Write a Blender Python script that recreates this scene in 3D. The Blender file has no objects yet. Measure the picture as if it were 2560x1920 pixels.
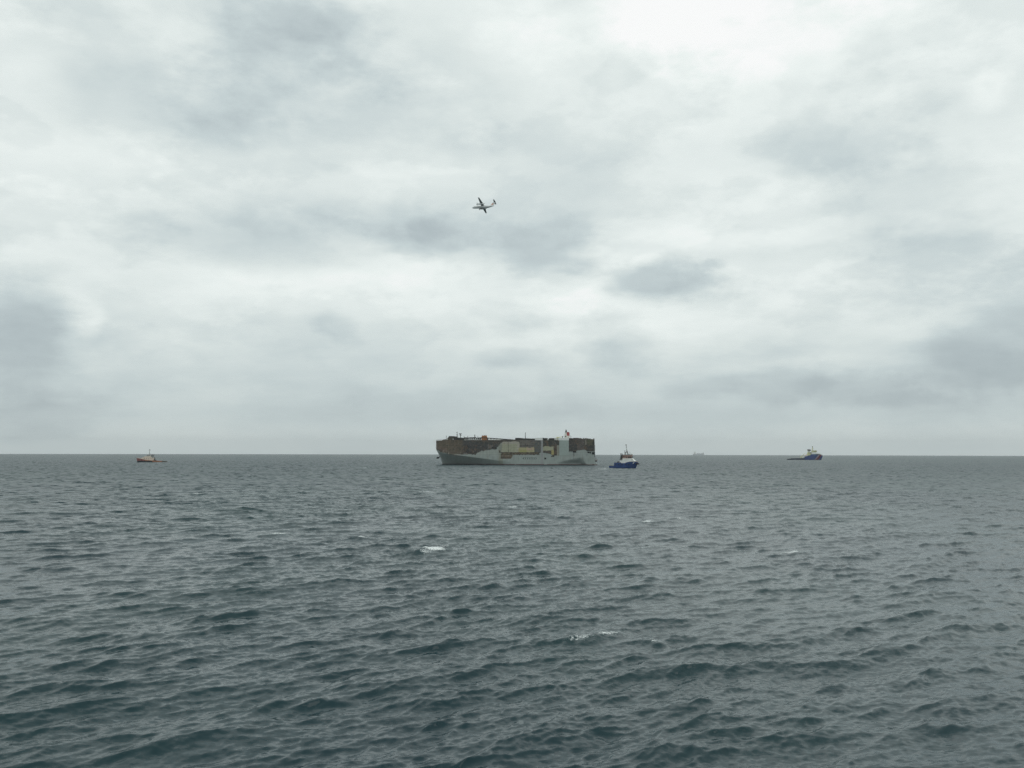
import bpy, math, random
import numpy as np
from mathutils import Vector, Matrix

PI = math.pi
R = math.radians
EARTH = 6.371e6
sc = bpy.context.scene
col = sc.collection

# ------------------------------------------------------------------ camera
CAM_H = 14.0
F_PX = 2217.0                      # focal length in pixels of the 2560 px photograph
PITCH = math.atan((1131.8 - 960) / F_PX)
ROLL = R(0.112)
cam_d = bpy.data.cameras.new('camera')
cam_d.sensor_width = 36.0
cam_d.lens = 36.0 * F_PX / 2560.0
cam_d.clip_start = 0.5
cam_d.clip_end = 200000.0
cam = bpy.data.objects.new('camera', cam_d)
col.objects.link(cam)
cam.matrix_world = (Matrix.Translation((0, 0, CAM_H)) @ Matrix.Rotation(PI / 2 + PITCH, 4, 'X')
                    @ Matrix.Rotation(ROLL, 4, 'Z'))
sc.camera = cam
CM = cam.matrix_world.to_3x3()


def ray(px, py):
    """world direction of a pixel of the 2560x1920 photograph"""
    return (CM @ Vector(((px - 1280) / F_PX, (960 - py) / F_PX, -1.0))).normalized()


def sea_point(px, py):
    """where that ray meets the (curved) sea"""
    d = ray(px, py)
    hz = math.hypot(d.x, d.y)
    s = -d.z / hz
    a = 1 / (2 * EARTH)
    disc = s * s - 4 * a * CAM_H
    r = (s - math.sqrt(max(disc, 0))) / (2 * a)
    return Vector((d.x / hz * r, d.y / hz * r, -r * r / (2 * EARTH)))


# ------------------------------------------------------------------ view transform
sc.view_settings.view_transform = 'Standard'
sc.view_settings.look = 'None'
sc.view_settings.exposure = 0.0
sc.view_settings.gamma = 1.0
sc.render.engine = 'CYCLES'
sc.cycles.use_denoising = True
sc.cycles.denoiser = 'OPENIMAGEDENOISE'
sc.cycles.denoising_prefilter = 'NONE'
sc.cycles.max_bounces = 4
sc.cycles.diffuse_bounces = 2
sc.cycles.glossy_bounces = 3
sc.cycles.volume_bounces = 0
sc.render.filter_size = 1.5

# ------------------------------------------------------------------ world: overcast sky
SUN_EL, SUN_AZ = R(76), R(100)
world = bpy.data.worlds.new('World')
sc.world = world
world.use_nodes = True


def lin(c):
    c = c / 255.0
    return c / 12.92 if c <= 0.04045 else ((c + 0.055) / 1.055) ** 2.4


def rgb(r, g, b):
    return (lin(r), lin(g), lin(b), 1.0)


class NT:
    """small helper for writing node trees as expressions"""

    def __init__(s, tree):
        s.t = tree
        tree.nodes.clear()

    def n(s, typ, **kw):
        nd = s.t.nodes.new(typ)
        for k, v in kw.items():
            setattr(nd, k, v)
        return nd

    def put(s, sock, v):
        if hasattr(v, 'is_output'):
            s.t.links.new(v, sock)
        else:
            sock.default_value = v

    def m(s, op, a, b=None, c=None, clamp=False):
        nd = s.n('ShaderNodeMath', operation=op, use_clamp=clamp)
        for i, v in enumerate((a, b, c)):
            if v is not None:
                s.put(nd.inputs[i], v)
        return nd.outputs[0]

    def v(s, op, a, b=None, out=0):
        nd = s.n('ShaderNodeVectorMath', operation=op)
        s.put(nd.inputs[0], a)
        if b is not None:
            s.put(nd.inputs['Scale'] if op == 'SCALE' else nd.inputs[1], b)
        return nd.outputs[out]

    def comb(s, x, y, z=0.0):
        nd = s.n('ShaderNodeCombineXYZ')
        for i, v in enumerate((x, y, z)):
            s.put(nd.inputs[i], v)
        return nd.outputs[0]

    def sep(s, v):
        nd = s.n('ShaderNodeSeparateXYZ')
        s.put(nd.inputs[0], v)
        return nd.outputs

    def noise(s, vec, scale, detail=3.0, rough=0.5, out='Fac', dims='3D', dist=0.0):
        nd = s.n('ShaderNodeTexNoise', noise_dimensions=dims)
        s.put(nd.inputs['Vector'], vec)
        nd.inputs['Scale'].default_value = scale
        nd.inputs['Detail'].default_value = detail
        nd.inputs['Roughness'].default_value = rough
        nd.inputs['Distortion'].default_value = dist
        return nd.outputs[out]

    def mr(s, v, a, b, c=0.0, d=1.0, smooth=True):
        nd = s.n('ShaderNodeMapRange', interpolation_type='SMOOTHSTEP' if smooth else 'LINEAR')
        s.put(nd.inputs[0], v)
        for i, q in enumerate((a, b, c, d)):
            s.put(nd.inputs[i + 1], q)
        return nd.outputs[0]

    def mix(s, f, a, b, blend='MIX'):
        nd = s.n('ShaderNodeMix', data_type='RGBA', blend_type=blend)
        s.put(nd.inputs[0], f)
        s.put(nd.inputs[6], a)
        s.put(nd.inputs[7], b)
        return nd.outputs[2]

    def ramp(s, f, stops):
        nd = s.n('ShaderNodeValToRGB')
        cr = nd.color_ramp
        while len(cr.elements) < len(stops):
            cr.elements.new(0.5)
        for e, (p, c) in zip(cr.elements, stops):
            e.position = p
            e.color = c
        s.put(nd.inputs[0], f)
        return nd.outputs[0]


w = NT(world.node_tree)
dirv = w.n('ShaderNodeTexCoord').outputs['Generated']
X, Y, Z = w.sep(dirv)
azim = w.m('ARCTAN2', X, Y)
elev = w.m('ARCSINE', Z)
# coordinates on a cloud deck: lumps shrink and flatten towards the horizon
zc = w.m('ADD', w.m('MAXIMUM', Z, 0.0), 0.16)
deck = w.comb(w.m('DIVIDE', X, zc), w.m('DIVIDE', Y, zc), 3.7)
# the clouds' edges are ragged: the placement coordinates are bent by noise
wn1 = w.v('SUBTRACT', w.noise(deck, 1.3, 5.0, 0.55, 'Color'), (0.5, 0.5, 0.5))
ae = w.comb(azim, elev, 0.0)
flat = w.mr(elev, 0.0, 0.35, 0.25, 1.0, smooth=False)
wn2 = w.v('SUBTRACT', w.noise(w.v('MULTIPLY', dirv, (1.0, 1.0, 1.8)), 9.0, 8.0, 0.6, 'Color'), (0.5, 0.5, 0.5))
warp = w.v('ADD', w.v('MULTIPLY', wn1, w.comb(0.13, w.m('MULTIPLY', flat, 0.09), 0.0)),
           w.v('MULTIPLY', wn2, w.comb(0.06, w.m('MULTIPLY', flat, 0.055), 0.0)))
aew = w.v('ADD', ae, warp)


# puffy, ragged margins
ragv = w.comb(w.m('DIVIDE', X, w.m('ADD', zc, 0.25)), w.m('DIVIDE', Y, w.m('ADD', zc, 0.25)), w.m('MULTIPLY', Z, 2.0))
iso = w.v('MULTIPLY', dirv, (1.0, 1.0, 1.9))
rag = w.m('ADD', w.m('MULTIPLY', w.m('SUBTRACT', w.noise(ragv, 5.5, 9.0, 0.60), 0.5), 0.7),
          w.m('MULTIPLY', w.m('SUBTRACT', w.noise(iso, 8.0, 9.0, 0.60), 0.5), 1.3))


def azel(ix, iy):
    d = ray(ix * 2560 / 2212.0, iy * 2560 / 2212.0)
    return math.atan2(d.x, d.y), math.asin(d.z)


# brightness by elevation (overcast deck, brighter overhead)
T = w.mr(elev, 0.0, 0.05, 0.868, 0.812)
T = w.m('ADD', T, w.mr(elev, 0.04, 0.20, 0.0, 0.084))
T = w.m('ADD', T, w.mr(elev, 0.22, 0.50, 0.0, 0.022))
# cloud masses and breaks: centre x, y, radii (2212-wide view), strength, inner edge of the falloff
clouds = [
    (600, 60, 280, 160, -.115, .2), (700, 215, 360, 150, -.10, .2), (330, 230, 300, 110, -.065, .2), (250, 60, 300, 120, -.03, .2),
    (900, 130, 260, 100, -.03, .3),
    (1010, 300, 150, 60, -.03, .3), (560, 500, 340, 85, -.10, .25), (1000, 490, 460, 95, -.05, .25),
    (1120, 550, 300, 70, -.09, .3), (1430, 612, 170, 46, -.185, .5), (1530, 578, 40, 10, -.07, .3),
    (1200, 605, 60, 14, -.08, .3),
    (1800, 330, 250, 95, -.12, .25), (1960, 420, 300, 110, -.09, .2), (2080, 560, 260, 90, -.09, .25),
    (2100, 250, 260, 160, -.05, .2),
    (2150, 740, 220, 150, -.13, .3), (2050, 800, 190, 90, -.05, .3), (50, 730, 160, 150, -.13, .25),
    (60, 640, 260, 80, -.05, .2), (90, 900, 210, 55, -.10, .3), (725, 712, 50, 44, -.075, .4),
    (1120, 775, 110, 28, -.085, .4), (1370, 768, 75, 34, -.085, .4), (1520, 825, 110, 34, -.075, .5),
    (1700, 830, 170, 40, -.075, .5), (1880, 845, 130, 38, -.085, .5), (860, 880, 420, 45, -.045, .2),
    (1450, 900, 420, 42, -.05, .2), (2000, 880, 330, 40, -.05, .2),
    (1250, 110, 90, 60, -.05, .3), (1350, 160, 60, 40, -.05, .3),
    # breaks
    (1560, 60, 520, 150, .10, .25), (1300, 40, 300, 100, .06, .3), (1330, 230, 260, 120, .05, .2),
    (2130, 190, 60, 60, .07, .3), (60, 180, 110, 90, .04, .3), (150, 330, 330, 50, .03, .3),
    (60, 460, 200, 100, .025, .3), (800, 330, 260, 40, .03, .2),
    (182, 672, 62, 60, .09, .3), (182, 715, 50, 55, .05, .3), (780, 640, 420, 75, .05, .3),
    (900, 585, 260, 34, .05, .3), (1240, 640, 160, 40, .10, .3), (1300, 560, 130, 28, .09, .4),
    (1500, 520, 260, 36, .06, .3), (1740, 500, 160, 30, .06, .3), (1500, 690, 400, 50, .04, .2),
    (1250, 740, 300, 40, .05, .3), (420, 750, 130, 35, .05, .3), (1700, 780, 330, 26, .035, .3),
    (1900, 720, 260, 60, .03, .2), (560, 850, 200, 24, .03, .3),
]
for cx, cy, rx, ry, amp, inner in clouds:
    a0, e0 = azel(cx, cy)
    a1, _ = azel(cx + rx, cy)
    _, e1 = azel(cx, cy - ry)
    q = w.v('MULTIPLY', w.v('SUBTRACT', aew, (a0, e0, 0.0)),
            (1 / (1.25 * abs(a1 - a0)), 1 / (1.35 * abs(e1 - e0)), 0.0))
    ln = w.v('LENGTH', q, out=1)
    lr = w.m('ADD', ln, rag)
    T = w.m('ADD', T, w.mr(lr, 1.0, inner * 0.6, 0.0, amp * (0.78 if amp < 0 else 0.75)))
# free cloud texture everywhere
nA = w.m('SUBTRACT', w.noise(w.v('ADD', deck, (11.0, 4.0, 0.0)), 0.55, 7.0, 0.52, dist=0.3), 0.5)
nB = w.m('SUBTRACT', w.noise(w.v('ADD', deck, (3.0, 17.0, 5.0)), 2.3, 7.0, 0.62), 0.5)
T = w.m('ADD', T, w.m('MULTIPLY', nA, 0.07))
T = w.m('ADD', T, w.m('MULTIPLY', nB, w.mr(elev, 0.0, 0.12, 0.04, 0.13)))
nC = w.noise(w.v('ADD', ragv, (1.0, 9.0, 2.0)), 2.4, 10.0, 0.60)
nD = w.noise(w.v('ADD', iso, (21.0, 2.0, 2.0)), 6.5, 10.0, 0.58)
T = w.m('ADD', T, w.m('MULTIPLY', w.mr(elev, 0.03, 0.22, 0.35, 1.0), w.mr(nC, 0.46, 0.54, -0.02, 0.022)))
T = w.m('ADD', T, w.m('MULTIPLY', w.mr(elev, 0.03, 0.22, 0.45, 1.0), w.mr(nD, 0.50, 0.58, 0.006, -0.020)))
T = w.m('MAXIMUM', w.m('MINIMUM', T, 1.0), 0.0)
cloud_col = w.ramp(T, [(0.0, rgb(128, 142, 150)), (0.62, rgb(157, 170, 175)), (0.72, rgb(181, 193, 196)),
                       (0.80, rgb(201, 213, 214)), (0.88, rgb(223, 232, 230)), (0.95, rgb(241, 248, 245)),
                       (1.0, rgb(254, 255, 254))])
sky = w.n('ShaderNodeTexSky', sky_type='NISHITA', sun_disc=False, sun_elevation=SUN_EL, sun_rotation=SUN_AZ)
thick = w.v('SCALE', cloud_col, 10.0)
mixed = w.mix(0.96, sky.outputs[0], thick)
bg = w.n('ShaderNodeBackground')
w.put(bg.inputs[0], mixed)
bg.inputs[1].default_value = 0.1
wo = w.n('ShaderNodeOutputWorld')
w.put(wo.inputs[0], bg.outputs[0])

# ------------------------------------------------------------------ sun behind the overcast
sun_d = bpy.data.lights.new('sun', 'SUN')
sun_d.energy = 0.5
sun_d.angle = R(35)
sun_d.color = (1.0, 0.97, 0.93)
sun = bpy.data.objects.new('sun', sun_d)
col.objects.link(sun)
sun.rotation_euler = Vector((math.sin(SUN_AZ) * math.cos(SUN_EL), math.cos(SUN_AZ) * math.cos(SUN_EL),
                             math.sin(SUN_EL))).to_track_quat('Z', 'Y').to_euler()


# ------------------------------------------------------------------ helpers
def tag(o, label=None, cat=None, group=None, kind=None):
    for k, v in (('label', label), ('category', cat), ('group', group), ('kind', kind)):
        if v:
            o[k] = v
    return o


def mat(name, color, rough=0.6, metal=0.0, var=0.25, scale=1.0, spec=0.3):
    """painted or bare surface with procedural dirt and fading"""
    m = bpy.data.materials.new(name)
    m.use_nodes = True
    t = NT(m.node_tree)
    p = t.n('ShaderNodeTexCoord').outputs['Object']
    n = t.noise(p, 0.5 * scale, 6.0, 0.65)
    streak = t.noise(t.v('MULTIPLY', p, (1.6 * scale, 1.6 * scale, 0.12 * scale)), 1.0, 4.0, 0.6)
    f = t.m('ADD', t.m('MULTIPLY', n, 0.6), t.m('MULTIPLY', streak, 0.4))
    dark = tuple(c * (1 - var) for c in color[:3]) + (1.0,)
    lite = tuple(min(1.0, c * (1 + var * 0.6)) for c in color[:3]) + (1.0,)
    c = t.mix(t.mr(f, 0.32, 0.68), dark, lite)
    b = t.n('ShaderNodeBsdfPrincipled')
    t.put(b.inputs['Base Color'], c)
    b.inputs['Roughness'].default_value = rough
    b.inputs['Metallic'].default_value = metal
    b.inputs['Specular IOR Level'].default_value = spec
    o = t.n('ShaderNodeOutputMaterial')
    t.put(o.inputs[0], b.outputs[0])
    return m


def attr_mat(name, rough=0.7):
    """material whose paint, rust and scorch pattern is stored on the mesh"""
    m = bpy.data.materials.new(name)
    m.use_nodes = True
    t = NT(m.node_tree)
    a = t.n('ShaderNodeAttribute', attribute_name='paint')
    p = t.n('ShaderNodeTexCoord').outputs['Object']
    n = t.noise(p, 0.35, 7.0, 0.7)
    streak = t.noise(t.v('MULTIPLY', p, (0.9, 0.9, 0.06)), 1.0, 5.0, 0.65)
    f = t.m('ADD', t.m('MULTIPLY', n, 0.5), t.m('MULTIPLY', streak, 0.5))
    g = t.mr(f, 0.25, 0.75, 0.74, 1.24, smooth=False)
    c = t.v('SCALE', a.outputs['Color'], g)
    b = t.n('ShaderNodeBsdfPrincipled')
    t.put(b.inputs['Base Color'], c)
    b.inputs['Roughness'].default_value = rough
    b.inputs['Specular IOR Level'].default_value = 0.2
    o = t.n('ShaderNodeOutputMaterial')
    t.put(o.inputs[0], b.outputs[0])
    return m


class MB:
    def __init__(s):
        s.v, s.f = [], []

    def add(s, vs, fs):
        k = len(s.v)
        s.v += [tuple(p) for p in vs]
        s.f += [tuple(i + k for i in f) for f in fs]
        return s

    def box(s, x0, x1, y0, y1, z0, z1):
        vs = [(x, y, z) for z in (z0, z1) for y in (y0, y1) for x in (x0, x1)]
        return s.add(vs, [(0, 2, 3, 1), (4, 5, 7, 6), (0, 1, 5, 4), (2, 6, 7, 3), (0, 4, 6, 2), (1, 3, 7, 5)])

    def prism(s, prof, y0, y1, y0t=None):
        """side profile [(x,z)...] pulled across from y0 to y1"""
        n = len(prof)
        vs = [(x, y0, z) for x, z in prof] + [(x, y1, z) for x, z in prof]
        fs = [tuple(range(n)), tuple(range(2 * n - 1, n - 1, -1))]
        fs += [(i, i + n, (i + 1) % n + n, (i + 1) % n) for i in range(n)]
        return s.add(vs, fs)

    def tube(s, a, b, r, r2=None, n=8):
        a, b = Vector(a), Vector(b)
        r2 = r if r2 is None else r2
        q = (b - a).to_track_quat('Z', 'Y')
        vs = []
        for p, rr in ((a, r), (b, r2)):
            for i in range(n):
                t = 2 * PI * i / n
                vs.append(p + q @ Vector((rr * math.cos(t), rr * math.sin(t), 0)))
        fs = [(i, (i + 1) % n, (i + 1) % n + n, i + n) for i in range(n)]
        fs += [tuple(range(n - 1, -1, -1)), tuple(range(n, 2 * n))]
        return s.add(vs, fs)

    def rings(s, rings):
        """loft through closed rings of equal length, ends capped"""
        n = len(rings[0])
        vs = [p for r in rings for p in r]
        fs = []
        for k in range(len(rings) - 1):
            for i in range(n):
                j = (i + 1) % n
                fs.append((k * n + i, k * n + j, (k + 1) * n + j, (k + 1) * n + i))
        fs.append(tuple(range(n - 1, -1, -1)))
        fs.append(tuple(range((len(rings) - 1) * n, len(rings) * n)))
        return s.add(vs, fs)

    def rail(s, pts, h=1.0, posts=6, r=0.05):
        for a, b in zip(pts[:-1], pts[1:]):
            a, b = Vector(a), Vector(b)
            for k in (0.5, 1.0):
                s.tube(a + Vector((0, 0, h * k)), b + Vector((0, 0, h * k)), r, n=5)
            for i in range(posts + 1):
                p = a.lerp(b, i / posts)
                s.tube(p, p + Vector((0, 0, h)), r, n=5)
        return s

    def build(s, name, m, parent=None, smooth=False):
        me = bpy.data.meshes.new(name)
        me.from_pydata(s.v, [], s.f)
        me.validate()
        import bmesh
        bm = bmesh.new()
        bm.from_mesh(me)
        bmesh.ops.recalc_face_normals(bm, faces=bm.faces)
        bm.to_mesh(me)
        bm.free()
        if smooth:
            me.polygons.foreach_set('use_smooth', [True] * len(me.polygons))
        me.materials.append(m)
        o = bpy.data.objects.new(name, me)
        col.objects.link(o)
        o.parent = parent
        return o


def thing(name, loc, heading, label, cat, roll=0.0):
    """Empty at the waterline; heading = world angle of local +X (the bow)"""
    o = bpy.data.objects.new(name, None)
    col.objects.link(o)
    o.location = loc
    o.rotation_euler = (roll, 0, heading)
    return tag(o, label, cat)


def hull_mesh(name, m, parent, L, xb, xs, top, hb, nx, nz, zb, paint, deck_paint, nbow=2.0):
    """lofted hull. u runs 0 (stern) .. 1 (bow); xb(z), xs(z) are the stem and stern profiles,
    top(u) the sheer, hb(u,z) the half breadth"""
    u = np.linspace(0, 1, nx)
    u = 1 - (1 - u) ** 1.0
    tz = np.linspace(0, 1, nz)
    ntop = top(u)
    Zg = zb + (ntop[:, None] - zb) * tz[None, :]
    Ug = np.repeat(u[:, None], nz, 1)
    Xg = xs(Zg) + (xb(Zg) - xs(Zg)) * Ug
    Hg = np.maximum(hb(Ug, Zg), 0.02)
    vs, fs, cs = [], [], []
    for side in (-1, 1):
        k = len(vs)
        for i in range(nx):
            for j in range(nz):
                vs.append((Xg[i, j], side * Hg[i, j], Zg[i, j]))
        for i in range(nx - 1):
            for j in range(nz - 1):
                a = k + i * nz + j
                q = (a, a + nz, a + nz + 1, a + 1)
                fs.append(q if side == -1 else q[::-1])
        cs.append(paint(Xg, Zg, side).reshape(-1, 3))
    n1 = nx * nz
    # deck and transom / stem closures (own vertices for the deck so that it keeps its own paint)
    k = len(vs)
    for i in range(nx):
        for side in (-1, 1):
            vs.append((Xg[i, -1], side * Hg[i, -1], Zg[i, -1] - 0.02))
    for i in range(nx - 1):
        a = k + 2 * i
        fs.append((a, a + 2, a + 3, a + 1))
    cs.append(np.tile(np.array(deck_paint)[None, :], (2 * nx, 1)))
    for j in range(nz - 1):
        fs.append((j, j + 1, n1 + j + 1, n1 + j))
        a = (nx - 1) * nz + j
        fs.append((a, n1 + a, n1 + a + 1, a + 1))
    me = bpy.data.meshes.new(name)
    me.from_pydata(vs, [], fs)
    c = np.concatenate(cs)
    at = me.attributes.new('paint', 'FLOAT_COLOR', 'POINT')
    c4 = np.concatenate([c, np.ones((len(c), 1))], 1).astype(np.float32)
    at.data.foreach_set('color', c4.ravel())
    me.materials.append(m)
    me.polygons.foreach_set('use_smooth', [True] * len(me.polygons))
    me.set_sharp_from_angle(angle=R(40))
    o = bpy.data.objects.new(name, me)
    col.objects.link(o)
    o.parent = parent
    return o


def vnoise(x, y, seed, octaves=3):
    """smooth value noise on arrays"""
    rng = np.random.RandomState(seed)
    out = np.zeros_like(x, dtype=float)
    amp, tot = 1.0, 0.0
    for o in range(octaves):
        g = rng.rand(64, 64)
        xi, yi = np.floor(x).astype(int), np.floor(y).astype(int)
        fx, fy = x - xi, y - yi
        fx, fy = fx * fx * (3 - 2 * fx), fy * fy * (3 - 2 * fy)
        a, b = g[xi % 64, yi % 64], g[(xi + 1) % 64, yi % 64]
        c, d = g[xi % 64, (yi + 1) % 64], g[(xi + 1) % 64, (yi + 1) % 64]
        out += amp * ((a * (1 - fx) + b * fx) * (1 - fy) + (c * (1 - fx) + d * fx) * fy)
        tot += amp
        amp *= 0.5
        x, y = x * 2.03 + 7.1, y * 2.03 + 3.7
    return out / tot - 0.5


def sstep(x, a, b):
    t = np.clip((x - a) / (b - a), 0, 1)
    return t * t * (3 - 2 * t)


# ------------------------------------------------------------------ the sea
def spectrum_patch(L, N, seed, lmin, lmax, wind, spread, B, peak):
    """one periodic tile of a wind sea: height and horizontal displacement"""
    rng = np.random.RandomState(seed)
    k1 = np.fft.fftfreq(N, L / N) * 2 * PI
    kx, ky = np.meshgrid(k1, k1, indexing='ij')
    k = np.hypot(kx, ky)
    k[0, 0] = 1e-6
    kp = 2 * PI / peak
    ang = np.arctan2(ky, kx) - wind
    c = np.cos(ang)
    D = np.where(np.abs(c) > 0, np.abs(c) ** spread, 0) + 0.05
    D = np.where(c < 0, D * 0.15, D)
    P = B * k ** -4.0 * np.exp(-1.25 * (kp / k) ** 2) * D
    band = (k > 2 * PI / lmax) & (k <= 2 * PI / lmin)
    P = np.where(band, P, 0.0)
    dk = 2 * PI / L
    amp = np.sqrt(P) * dk
    h = (rng.randn(N, N) + 1j * rng.randn(N, N)) * amp * N * N / math.sqrt(2)
    H = np.real(np.fft.ifft2(h))
    Dx = np.real(np.fft.ifft2(-1j * kx / k * h))
    Dy = np.real(np.fft.ifft2(-1j * ky / k * h))
    Dx, Dy = -Dx, -Dy
    return L, N, H.astype(np.float32), Dx.astype(np.float32), Dy.astype(np.float32)


def sample(patch, x, y):
    L, N, H, Dx, Dy = patch
    gx, gy = x / L * N, y / L * N
    xi, yi = np.floor(gx).astype(np.int64), np.floor(gy).astype(np.int64)
    fx, fy = (gx - xi).astype(np.float32), (gy - yi).astype(np.float32)
    x0, x1, y0, y1 = xi % N, (xi + 1) % N, yi % N, (yi + 1) % N
    i00, i10, i01, i11 = x0 * N + y0, x1 * N + y0, x0 * N + y1, x1 * N + y1
    w00, w10, w01, w11 = (1 - fx) * (1 - fy), fx * (1 - fy), (1 - fx) * fy, fx * fy
    return [A.ravel()[i00] * w00 + A.ravel()[i10] * w10 + A.ravel()[i01] * w01 + A.ravel()[i11] * w11
            for A in (H, Dx, Dy)]


def build_sea():
    # rings of growing spacing around the place where the photographer's own ship lies
    rr = [4.0]
    while rr[-1] < 24000:
        r = rr[-1]
        if r < 30:
            d = 0.6
        elif r < 1500:
            d = max(0.11, r * 0.0034)
        else:
            d = r * 0.009
        rr.append(r + d)
    rr = np.array(rr)
    A = np.concatenate([np.arange(-180, -60, 3.0), np.arange(-60, -36, 0.5), np.arange(-36, 36, 0.075),
                        np.arange(36, 60, 0.5), np.arange(60, 180, 3.0)])
    A = np.radians(A)
    nr, na = len(rr), len(A)
    print('sea grid', nr, na)
    Rg, Ag = np.meshgrid(rr, A, indexing='ij')
    x, y = Rg * np.sin(Ag), Rg * np.cos(Ag)
    wdir = R(90 + 38)
    patches = [
        (spectrum_patch(397.0, 1024, 14, 7.0, 200.0, wdir, 6, 0.0088, 19.0), 0.0),
        (spectrum_patch(151.0, 1024, 5, 2.2, 7.0, wdir + 0.11, 8, 0.021, 24.0), 0.21),
        (spectrum_patch(61.0, 1024, 9, 0.35, 2.2, wdir - 0.05, 6, 0.033, 24.0), -0.15),
    ]
    z = np.zeros_like(x, dtype=np.float32)
    ox, oy = np.zeros_like(z), np.zeros_like(z)
    # gusts: the chop is livelier in some stretches than in others
    gust = 1.0 + 0.55 * vnoise(x / 60.0 + 100, y / 110.0 + 100, 21, 3)
    gust2 = 1.0 + 0.9 * vnoise(x / 22.0 + 50, y / 40.0 + 70, 22, 3)
    for i, (p, rot) in enumerate(patches):
        c, s = math.cos(rot), math.sin(rot)
        xr, yr = x * c - y * s, x * s + y * c
        h, dx, dy = sample(p, xr + 1e4, yr + 1e4)
        sd = float(np.std(p[2]))          # no freak peaks
        h, dx, dy = [3.3 * sd * np.tanh(q_ / (3.3 * sd)) for q_ in (h, dx, dy)]
        if i < 2:                        # steep narrow crests over broad flat troughs
            sg = float(np.std(p[2]))
            q = (0.12, 0.30)[i]
            h = sg * (np.exp(q * (h / sg)) - math.exp(q * q / 2)) / (q * math.exp(q * q / 2)) 
        g = (1.0, gust, gust * gust2)[i]
        if i == 2:
            g = g * (1 - sstep(Rg, 200, 700))
        z += h * g
        gd = np.minimum(g, 1.15) * (0.9, 1.15, 0.95)[i]
        ox += (dx * c + dy * s) * gd
        oy += (-dx * s + dy * c) * gd
        print('patch', i, 'rms', float(np.std(p[2])))
    chop = 1.0
    # breaking crests
    foam = np.zeros_like(z)
    caps = [  # photo x, y, half length along the crest (px), half depth (m), strength
        (1083, 1383, 25, 0.7, 0.98), (1066, 1388, 10, .6, .7), (1065, 1230, 19, 1.0, 1.1), (1079, 1208, 9, 1.3, 1.0),
        (1058, 1234, 12, .9, .8),
        (496, 1236, 11, 1.0, .95), (252, 1197, 9, 1.6, .9), (497, 1272, 9, .8, .6), (741, 1156, 5, 5, .75),
        (912, 1170, 5, 3, .95), (813, 1190, 8, 2, .75), (879, 1189, 8, 2, .75), (3, 1198, 7, 2, .8),
        (698, 1337, 14, .5, .9), (903, 1347, 9, .5, .85), (1283, 1270, 10, .8, .75), (1395, 1294, 8, .7, .7),
        (1510, 1211, 11, 1.2, .85), (1610, 1204, 11, 1.4, .7), (1900, 1178, 6, 3, .8), (1898, 1196, 6, 2, .7),
        (2070, 1171, 16, 2.4, .62), (2340, 1175, 5, 3, .85), (1043, 1160, 8, 4, .6),
        (1618, 1307, 10, .8, .85), (1610, 1312, 7, .6, .7), (1976, 1384, 20, .7, .72), (1520, 1590, 26, .5, .68),
        (1450, 1602, 30, .4, .62), (1637, 1603, 8, .3, .62), (1700, 1300, 8, .7, .7),
        (60, 1285, 26, 1.0, .6), (2260, 1330, 12, .7, .55), (1505, 1173, 30, 2.6, .95), (1560, 1172.5, 32, 1.6, .8),
        (1104, 1163, 14, 2.4, .75), (1180, 1164.5, 26, 1.6, .6), (1290, 1165, 22, 1.4, .55), (1450, 1166, 36, 2.0, .7), (375, 1157, 34, 3.0, .6), (2000, 1151, 34, 6.0, .6),
        
    ]
    ca, sa = math.cos(R(30)), math.sin(R(30))
    for px, py, hl, hd, st in caps:
        P = sea_point(px, py)
        d = math.hypot(P.x, P.y)
        a = hl * d / F_PX * 1.3
        hd = max(hd * 1.6, d * 0.0055)
        dx, dy = x - P.x, y - P.y
        near = (np.abs(dx) < 4 * a + 4 * hd) & (np.abs(dy) < 4 * a + 4 * hd)
        u = (dx[near] * ca + dy[near] * sa) / a
        v = (-dx[near] * sa + dy[near] * ca) / hd
        wb = vnoise(x[near] * 60 / max(d, 60), y[near] * 40 / max(d, 60), 77, 3)
        v = v + 1.3 * wb
        e = np.exp(-(u ** 4) * 0.7 - v ** 2)
        foam[near] = np.maximum(foam[near], st * e)
        if d < 260:
            z[near] += 0.42 * st * np.exp(-(u * 0.45) ** 2 - (v * 0.4) ** 2)
    # ragged froth on the sharpest small crests too
    lean = 0.22 * z                       # crests lean forward, towards the lee
    px_ = x + chop * ox - lean * math.cos(wdir)
    py_ = y + chop * oy - lean * math.sin(wdir)
    zz = z - (Rg * Rg) / (2 * EARTH)
    lod = sstep(np.log(Rg), math.log(90), math.log(1100)).astype(np.float32)
    co = np.stack([px_, py_, zz], -1).reshape(-1, 3).astype(np.float32)
    # quads, closed around the circle
    i = np.arange(nr - 1)[:, None]
    j = np.arange(na)[None, :]
    jn = (j + 1) % na
    q = np.stack([i * na + j, i * na + jn, (i + 1) * na + jn, (i + 1) * na + j], -1).reshape(-1, 4)[:, ::-1]
    # cap under the viewpoint
    cen = len(co)
    co = np.concatenate([co, [[0, 0, 0]]]).astype(np.float32)
    tri = np.stack([np.full(na, cen), (np.arange(na) + 1) % na, np.arange(na)], -1)
    me = bpy.data.meshes.new('sea')
    me.vertices.add(len(co))
    me.vertices.foreach_set('co', co.ravel())
    nl = q.size + tri.size
    me.loops.add(nl)
    me.loops.foreach_set('vertex_index', np.concatenate([q.ravel(), tri.ravel()]).astype(np.int32))
    me.polygons.add(len(q) + len(tri))
    st = np.concatenate([np.arange(len(q)) * 4, q.size + np.arange(len(tri)) * 3]).astype(np.int32)
    me.polygons.foreach_set('loop_start', st)
    me.polygons.foreach_set('use_smooth', np.ones(len(st), bool))
    me.update(calc_edges=True)
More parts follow.
